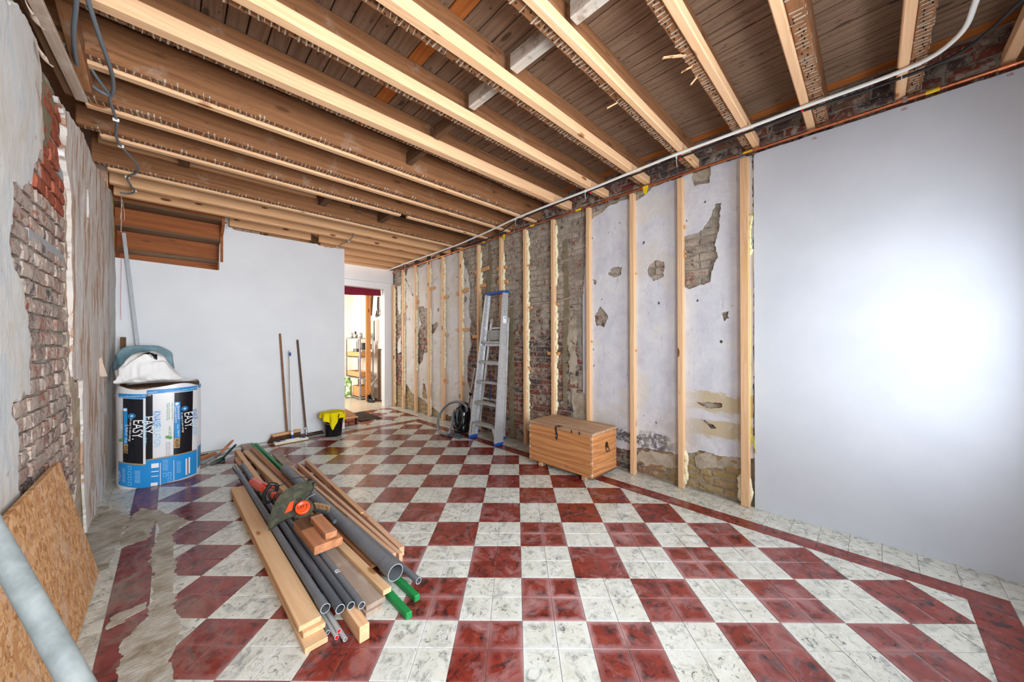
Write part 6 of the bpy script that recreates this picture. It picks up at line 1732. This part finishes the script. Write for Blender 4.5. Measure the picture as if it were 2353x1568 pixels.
# ------------------------------------------------------------------ wooden chest
t = thing('wooden_chest', 'old wooden chest with iron latch standing by the bare wall', 'chest', (3.02, 2.2, 0))
cx0, cx1, cy0, cy1, cz0, cz1 = 2.783, 3.225, 1.802, 2.590, .042, .432
hts = [cz0, .130, .235, .335, cz1]
for k in range(4):
    beam('front_board', (cx0 + .009, cy1, (hts[k] + hts[k + 1]) / 2), (cx0 + .009, cy0, (hts[k] + hts[k + 1]) / 2), .018, hts[k + 1] - hts[k] - .0012, M['chest'], t, .0015)
    beam('side_board', (cx0 + .018, cy0 + .009, (hts[k] + hts[k + 1]) / 2), (cx1, cy0 + .009, (hts[k] + hts[k + 1]) / 2), .018, hts[k + 1] - hts[k] - .0012, M['chest'], t, .0015)
    beam('side_board', (cx0 + .018, cy1 - .009, (hts[k] + hts[k + 1]) / 2), (cx1, cy1 - .009, (hts[k] + hts[k + 1]) / 2), .018, hts[k + 1] - hts[k] - .0012, M['chest'], t, .0015)
    beam('back_board', (cx1 - .009, cy1 - .02, (hts[k] + hts[k + 1]) / 2), (cx1 - .009, cy0 + .02, (hts[k] + hts[k + 1]) / 2), .018, hts[k + 1] - hts[k] - .0012, M['chest'], t, .0015)
beam('bottom_board', (3.0, cy0 + .02, cz0 + .01), (3.0, cy1 - .02, cz0 + .01), .40, .016, M['chest'], t, .001)
# dovetails at the front corners
for yc_, s_ in ((cy0, 1), (cy1, -1)):
    for k in range(7):
        z = cz0 + .028 + k * .056
        obj('dovetail', MB().box((cx0 + .008, yc_ + s_ * .010, z), (.0185, .0205, .022), .001), M['noggin'] if k % 2 == 0 else M['chest_lid'], t, I4)
lid = [(cx0 - .012, 2.885), (2.885, 2.985), (2.985, 3.115), (3.115, cx1 + .004)]
rg = random.Random(8)
for a, b in lid:
    beam('lid_board', ((a + b) / 2, cy0 - .012, cz1 + .0145), ((a + b) / 2, cy1 + .014, cz1 + .0145), b - a - .003, .025, M['chest_lid'], t, .003)
obj('base_rail', MB().box(((cx0 + cx1) / 2, cy0 + .006, cz0 - .004), (cx1 - cx0 - .03, .012, .02), .002), M['noggin_dark'], t, I4)
for y in (cy0 + .09, cy1 - .16): obj('runner', MB().box(((cx0 + cx1) / 2 - .02, y, .021), (cx1 - cx0 - .02, .05, .040), .006), M['chest_lid'], t, I4)
yl = FX(*crop(1190, 930, 7.838)(700, 350), cx0)[1]
hs = MB().box((cx0 - .0145, yl, .440), (.004, .022, .034), .001).box((cx0 + .012, yl - .018, .4605), (.05, .055, .003), .001)
hs.bar((cx0 - .0135, yl, .425), (cx0 - .004, yl, .385), .018, .004, .001, (1, 0, 0)).box((cx0 - .003, yl, .365), (.005, .026, .05), .0015).prism([(-.012, .345), (.012, .345), (.006, .33), (0, .318), (-.006, .33)], -.002, .002, Matrix(((0, 0, 1, cx0 - .003), (1, 0, 0, yl), (0, 1, 0, 0), (0, 0, 0, 1))))
lt = obj('latch', hs, M['iron'], t, I4)
obj('staple', MB().tube([(cx0 - .006, yl, .372), (cx0 - .014, yl, .368), (cx0 - .014, yl, .358), (cx0 - .006, yl, .354)], .002, 6), M['steel'], lt, I4)
px_ = 3.037
hd = MB().prism([(-.022, -.028), (.022, -.028), (.024, .008), (.018, .024), (0, .030), (-.018, .024), (-.024, .008)], -.002, .002, Matrix.Translation((px_, cy0 - .002, .305)) @ Matrix.Rotation(math.pi / 2, 4, 'X'))
hp_ = obj('handle_plate', hd, M['iron'], t, I4)
obj('drop_handle', MB().tube([(px_ - .020, cy0 - .006, .290), (px_ - .024, cy0 - .014, .265), (px_ - .022, cy0 - .020, .245), (px_ + .022, cy0 - .020, .245), (px_ + .024, cy0 - .014, .265), (px_ + .020, cy0 - .006, .290)], .0042, 8), M['iron'], hp_, I4)
for k, (y_, z_) in enumerate(((cy0 + .13, .44), (cy0 + .22, .441))): obj('hinge_stub', MB().box((cx0 - .0125, y_, z_), (.004, .012, .03), .001), M['iron'], t, I4)

# ------------------------------------------------------------------ things in the back room seen through the doorway
t = thing('steel_rack', 'galvanised shelving rack seen through the doorway', 'shelf', (3.24, 8.5, 0))
for x, y in ((3.05, 8.06), (3.37, 8.06), (3.05, 8.93), (3.37, 8.93)):
    sx = 1 if x < 3.2 else -1; sy = 1 if y < 8.5 else -1
    obj('upright', MB().box((x + sx * .016, y, .712), (.034, .003, 1.42)).box((x, y + sy * .016, .712), (.003, .034, 1.42)), M['steel'], t, I4)
for z in (.055, .50, .967, 1.405):
    obj('shelf', MB().box((3.21, 8.495, z), (.32, .87, .005)).box((3.052, 8.495, z - .012), (.004, .87, .030)).box((3.21, 8.062, z - .012), (.32, .004, .030)), M['steel'], t, I4)
def crate(nm, lab, x0_, x1_, y0_, y1_, z0_, z1_, m='walnut'):
    t = thing(nm, lab, 'crate', ((x0_ + x1_) / 2, (y0_ + y1_) / 2, z0_))
    obj('bottom', MB().box(((x0_ + x1_) / 2, (y0_ + y1_) / 2, z0_ + .005), (x1_ - x0_, y1_ - y0_, .008)), M[m], t, I4)
    for a, b, y in ((x0_, x1_, y0_ + .006), (x0_, x1_, y1_ - .006)): beam('side', (a, y, (z0_ + z1_) / 2), (b, y, (z0_ + z1_) / 2), .012, z1_ - z0_, M[m], t, .001)
    for x in (x0_ + .006, x1_ - .006): beam('side', (x, y0_ + .012, (z0_ + z1_) / 2), (x, y1_ - .012, (z0_ + z1_) / 2), .012, z1_ - z0_, M[m], t, .001)
    return t
crate('wooden_crate', 'pale wooden crate on the bottom shelf of the rack', 3.062, 3.34, 8.09, 8.52, .062, .30)
crate('wooden_tray', 'shallow wooden tray with scraps on the shelf above the crate', 3.065, 3.34, 8.09, 8.88, .506, .63)
crate('wooden_tray', 'shallow wooden tray on the second shelf from the top', 3.065, 3.35, 8.09, 8.88, .973, 1.085)
rg = random.Random(5)
for k in range(7):
    o = obj('wood_scrap', MB().box((3.13 + rg.random() * .12, 8.2 + k * .09, .5275), (rg.uniform(.03, .07), rg.uniform(.04, .07), .024), .004, Matrix.Rotation(rg.uniform(0, 3), 3, 'Z')), M['noggin'] if k % 2 else M['walnut'])
    tag(o, 'small scrap of wood lying in the shallow tray above the crate', 'scrap', 'scraps in the tray')
t = thing('power_tool', 'dark power tool with black handle loop standing in the upper tray', 'tool', (3.12, 8.42, .99))
obj('body', MB().box((3.11, 8.36, 1.075), (.06, .09, .17), .015), M['dark_grey'], t, I4)
obj('grip', MB().tube([(3.10, 8.41, 1.14), (3.09, 8.50, 1.15), (3.09, 8.52, 1.06), (3.10, 8.42, 1.0)], .012, 8), M['black_plastic'], t, I4)
obj('blade', MB().box((3.11, 8.38, 1.24), (.012, .02, .18), .002), M['noggin_dark'], t, I4)
for k, (lab, y, m, h_) in enumerate((('grey plastic jar on top of the rack, at the back', 8.78, 'pvc_light', .11), ('jar full of dark brushes in the middle of the rack top', 8.52, 'noggin', .09), ('squat pale jar at the near end of the rack top', 8.22, 'pvc_light', .10))):
    t = thing('jar', lab, 'jar', (3.13, y, 1.409))
    obj('cup', MB().lathe([(.002, 0), (.045, 0), (.05, h_), (.044, h_), (.04, .006), (.002, .006)], 18, Matrix.Translation((3.13, y, 1.409)), cap=False), M[m], t, I4)
    if k == 1:
        for q in range(6): obj('paint_brush', MB().bar((3.13 + rg.uniform(-.015, .015), y + rg.uniform(-.015, .015), 1.42), (3.13 + rg.uniform(-.04, .04), y + rg.uniform(-.05, .05), 1.57), .010, .016, .002), M['black_plastic'], t, I4)
    else: obj('lid', MB().lathe([(.002, h_), (.048, h_), (.042, h_ + .02), (.002, h_ + .022)], 18, Matrix.Translation((3.13, y, 1.409)), cap=False), M['steel'], t, I4)
t = thing('storage_box', 'grey and black boxes stacked at the end of the upper tray', 'box', (3.30, 8.17, .98))
obj('lower_box', MB().box((3.22, 8.17, 1.06), (.20, .12, .14), .006), M['render_coat'], t, I4); obj('upper_box', MB().box((3.29, 8.17, 1.205), (.12, .11, .13), .006), M['black_plastic'], t, I4); obj('grey_tub', MB().box((3.175, 8.17, 1.215), (.09, .10, .16), .012), M['dark_grey'], t, I4)
o = obj('garden_bag', MB().grid(lambda u, v: (3.02 - .12 * (1 - v) * math.sin(math.pi * u) - .03 * math.sin(9 * u), 8.50 + .44 * u, .03 + .46 * v * (.8 + .2 * math.sin(3 * u)) ), 10, 10).grid(lambda u, v: (3.035 - .06 * (1 - v) * math.sin(math.pi * u), 8.94 - .44 * u, .03 + .46 * v * (.8 + .2 * math.sin(3 * (1 - u)))), 10, 10), mottled('bag_print', [(.35, L(70, 110, 52)), (.5, L(120, 150, 84)), (.56, L(226, 222, 206)), (.75, L(222, 220, 212))], 9, .5, .3, 20)); tag(o, 'crumpled green and white garden soil bag leaning on the rack', 'bag')
o = beam('room_post', (3.15, 7.83, .0), (3.15, 7.83, 2.60), .10, .06, M['orange_post'], None, .004, (0, 1, 0)); tag(o, 'orange-brown wooden post standing before the rack', 'post')
o = beam('room_slat', (3.42, 7.90, .0), (3.42, 7.90, 1.15), .03, .06, M['noggin_dark'], None, .003, (0, 1, 0)); tag(o, 'weathered slat standing on the wall right of the orange-brown post', 'slat')
t = thing('meter_cabinet', 'white wall cabinet with bright reflecting door beside the post', 'cabinet', (3.40, 8.25, 1.33))
obj('case', MB().box((3.425, 8.22, 1.58), (.075, .50, .50), .004), M['white_plastic'], t, I4); obj('door', MB().box((3.384, 8.28, 1.58), (.006, .36, .46), .002), M['meter_glass'], t, I4); obj('frame_strip', MB().box((3.384, 8.06, 1.58), (.008, .06, .46), .002), M['dark_grey'], t, I4)
t = thing('wall_socket', 'grey wall socket with white lead below a bent conduit', 'socket', (3.45, 8.0, .5))
obj('box', MB().box((3.44, 7.98, .53), (.04, .07, .08), .008), M['pvc_light'], t, I4)
obj('conduit', MB().tube(smooth_path([(3.45, 7.98, .57), (3.45, 7.98, 1.10), (3.45, 7.95, 1.14), (3.45, 7.70, 1.15)], 4), .010, 8), M['dark_grey'], t, I4)
obj('lead', MB().tube(smooth_path([(3.42, 7.98, .50), (3.36, 7.99, .42), (3.25, 7.93, .34), (3.12, 7.92, .26)], 5), .006, 7), M['white_plastic'], t, I4)
t = thing('hanging_leads', 'bunch of black leads hanging high on the back room wall', 'cable', (3.44, 8.0, 2.0))
for k in range(3): obj('lead', MB().tube(smooth_path([(3.44, 7.95 + .02 * k, 2.36), (3.43, 7.93 + .03 * k, 2.1), (3.42, 7.90, 1.98 - .02 * k), (3.43, 8.0 + .04 * k, 1.94 - .02 * k), (3.44, 8.05, 2.05)], 5), .008, 7), M['black_cable'], t, I4)
t = thing('roof_slat', 'dark slanting board behind the top of the orange-brown post', 'board', (3.4, 8.0, 2.0)); beam('board', (3.30, 8.05, 1.92), (3.34, 8.02, 2.62), .05, .03, M['noggin_dark'], t, .003)
o = MB()
def val(u, v):
    x = 2.0 + 1.10 * u
    return (x, 7.06 + .012 * math.sin(17 * u) * v, 2.40 - (.155 + .02 * math.sin(3.2 * u + 1)) * v)
o.grid(val, 40, 6); o = obj('valance', o, M['red_cloth']); tag(o, 'wine-red cloth hanging across the top of the doorway', 'curtain')
for k, (lab, x, y, r) in enumerate((('black work boot standing by the doorway', 3.115, 7.66, .2), ('black shoe lying toppled beside the boot', 3.24, 7.55, 1.3))):
    t = thing('work_shoe', lab, 'shoe', (x, y, 0))
    R = Matrix.Translation((x, y, 0)) @ Matrix.Rotation(r, 4, 'Z') 
    mb = MB().grid(lambda u, v: R @ Vector((.045 * math.cos(2 * math.pi * u) * (1 - .15 * v) + 0, -.02 + (.13 - .06 * v) * math.sin(2 * math.pi * u) * (1 if math.sin(2 * math.pi * u) < 0 else .75) + .03 * v, .02 + (.13 if k == 0 else .06) * v * (1 if math.sin(2 * math.pi * u) > -.2 else .45))), 20, 8)
    obj('upper', mb, M['shoe'], t, I4)
    obj('sole', MB().prism([(.046 * math.cos(q), -.02 + .132 * math.sin(q) * (1 if math.sin(q) < 0 else .78)) for q in np.linspace(0, 2 * math.pi, 17)[:-1]], .001, .022, R), M['black_plastic'] if k == 0 else M['red_wood'], t, I4)
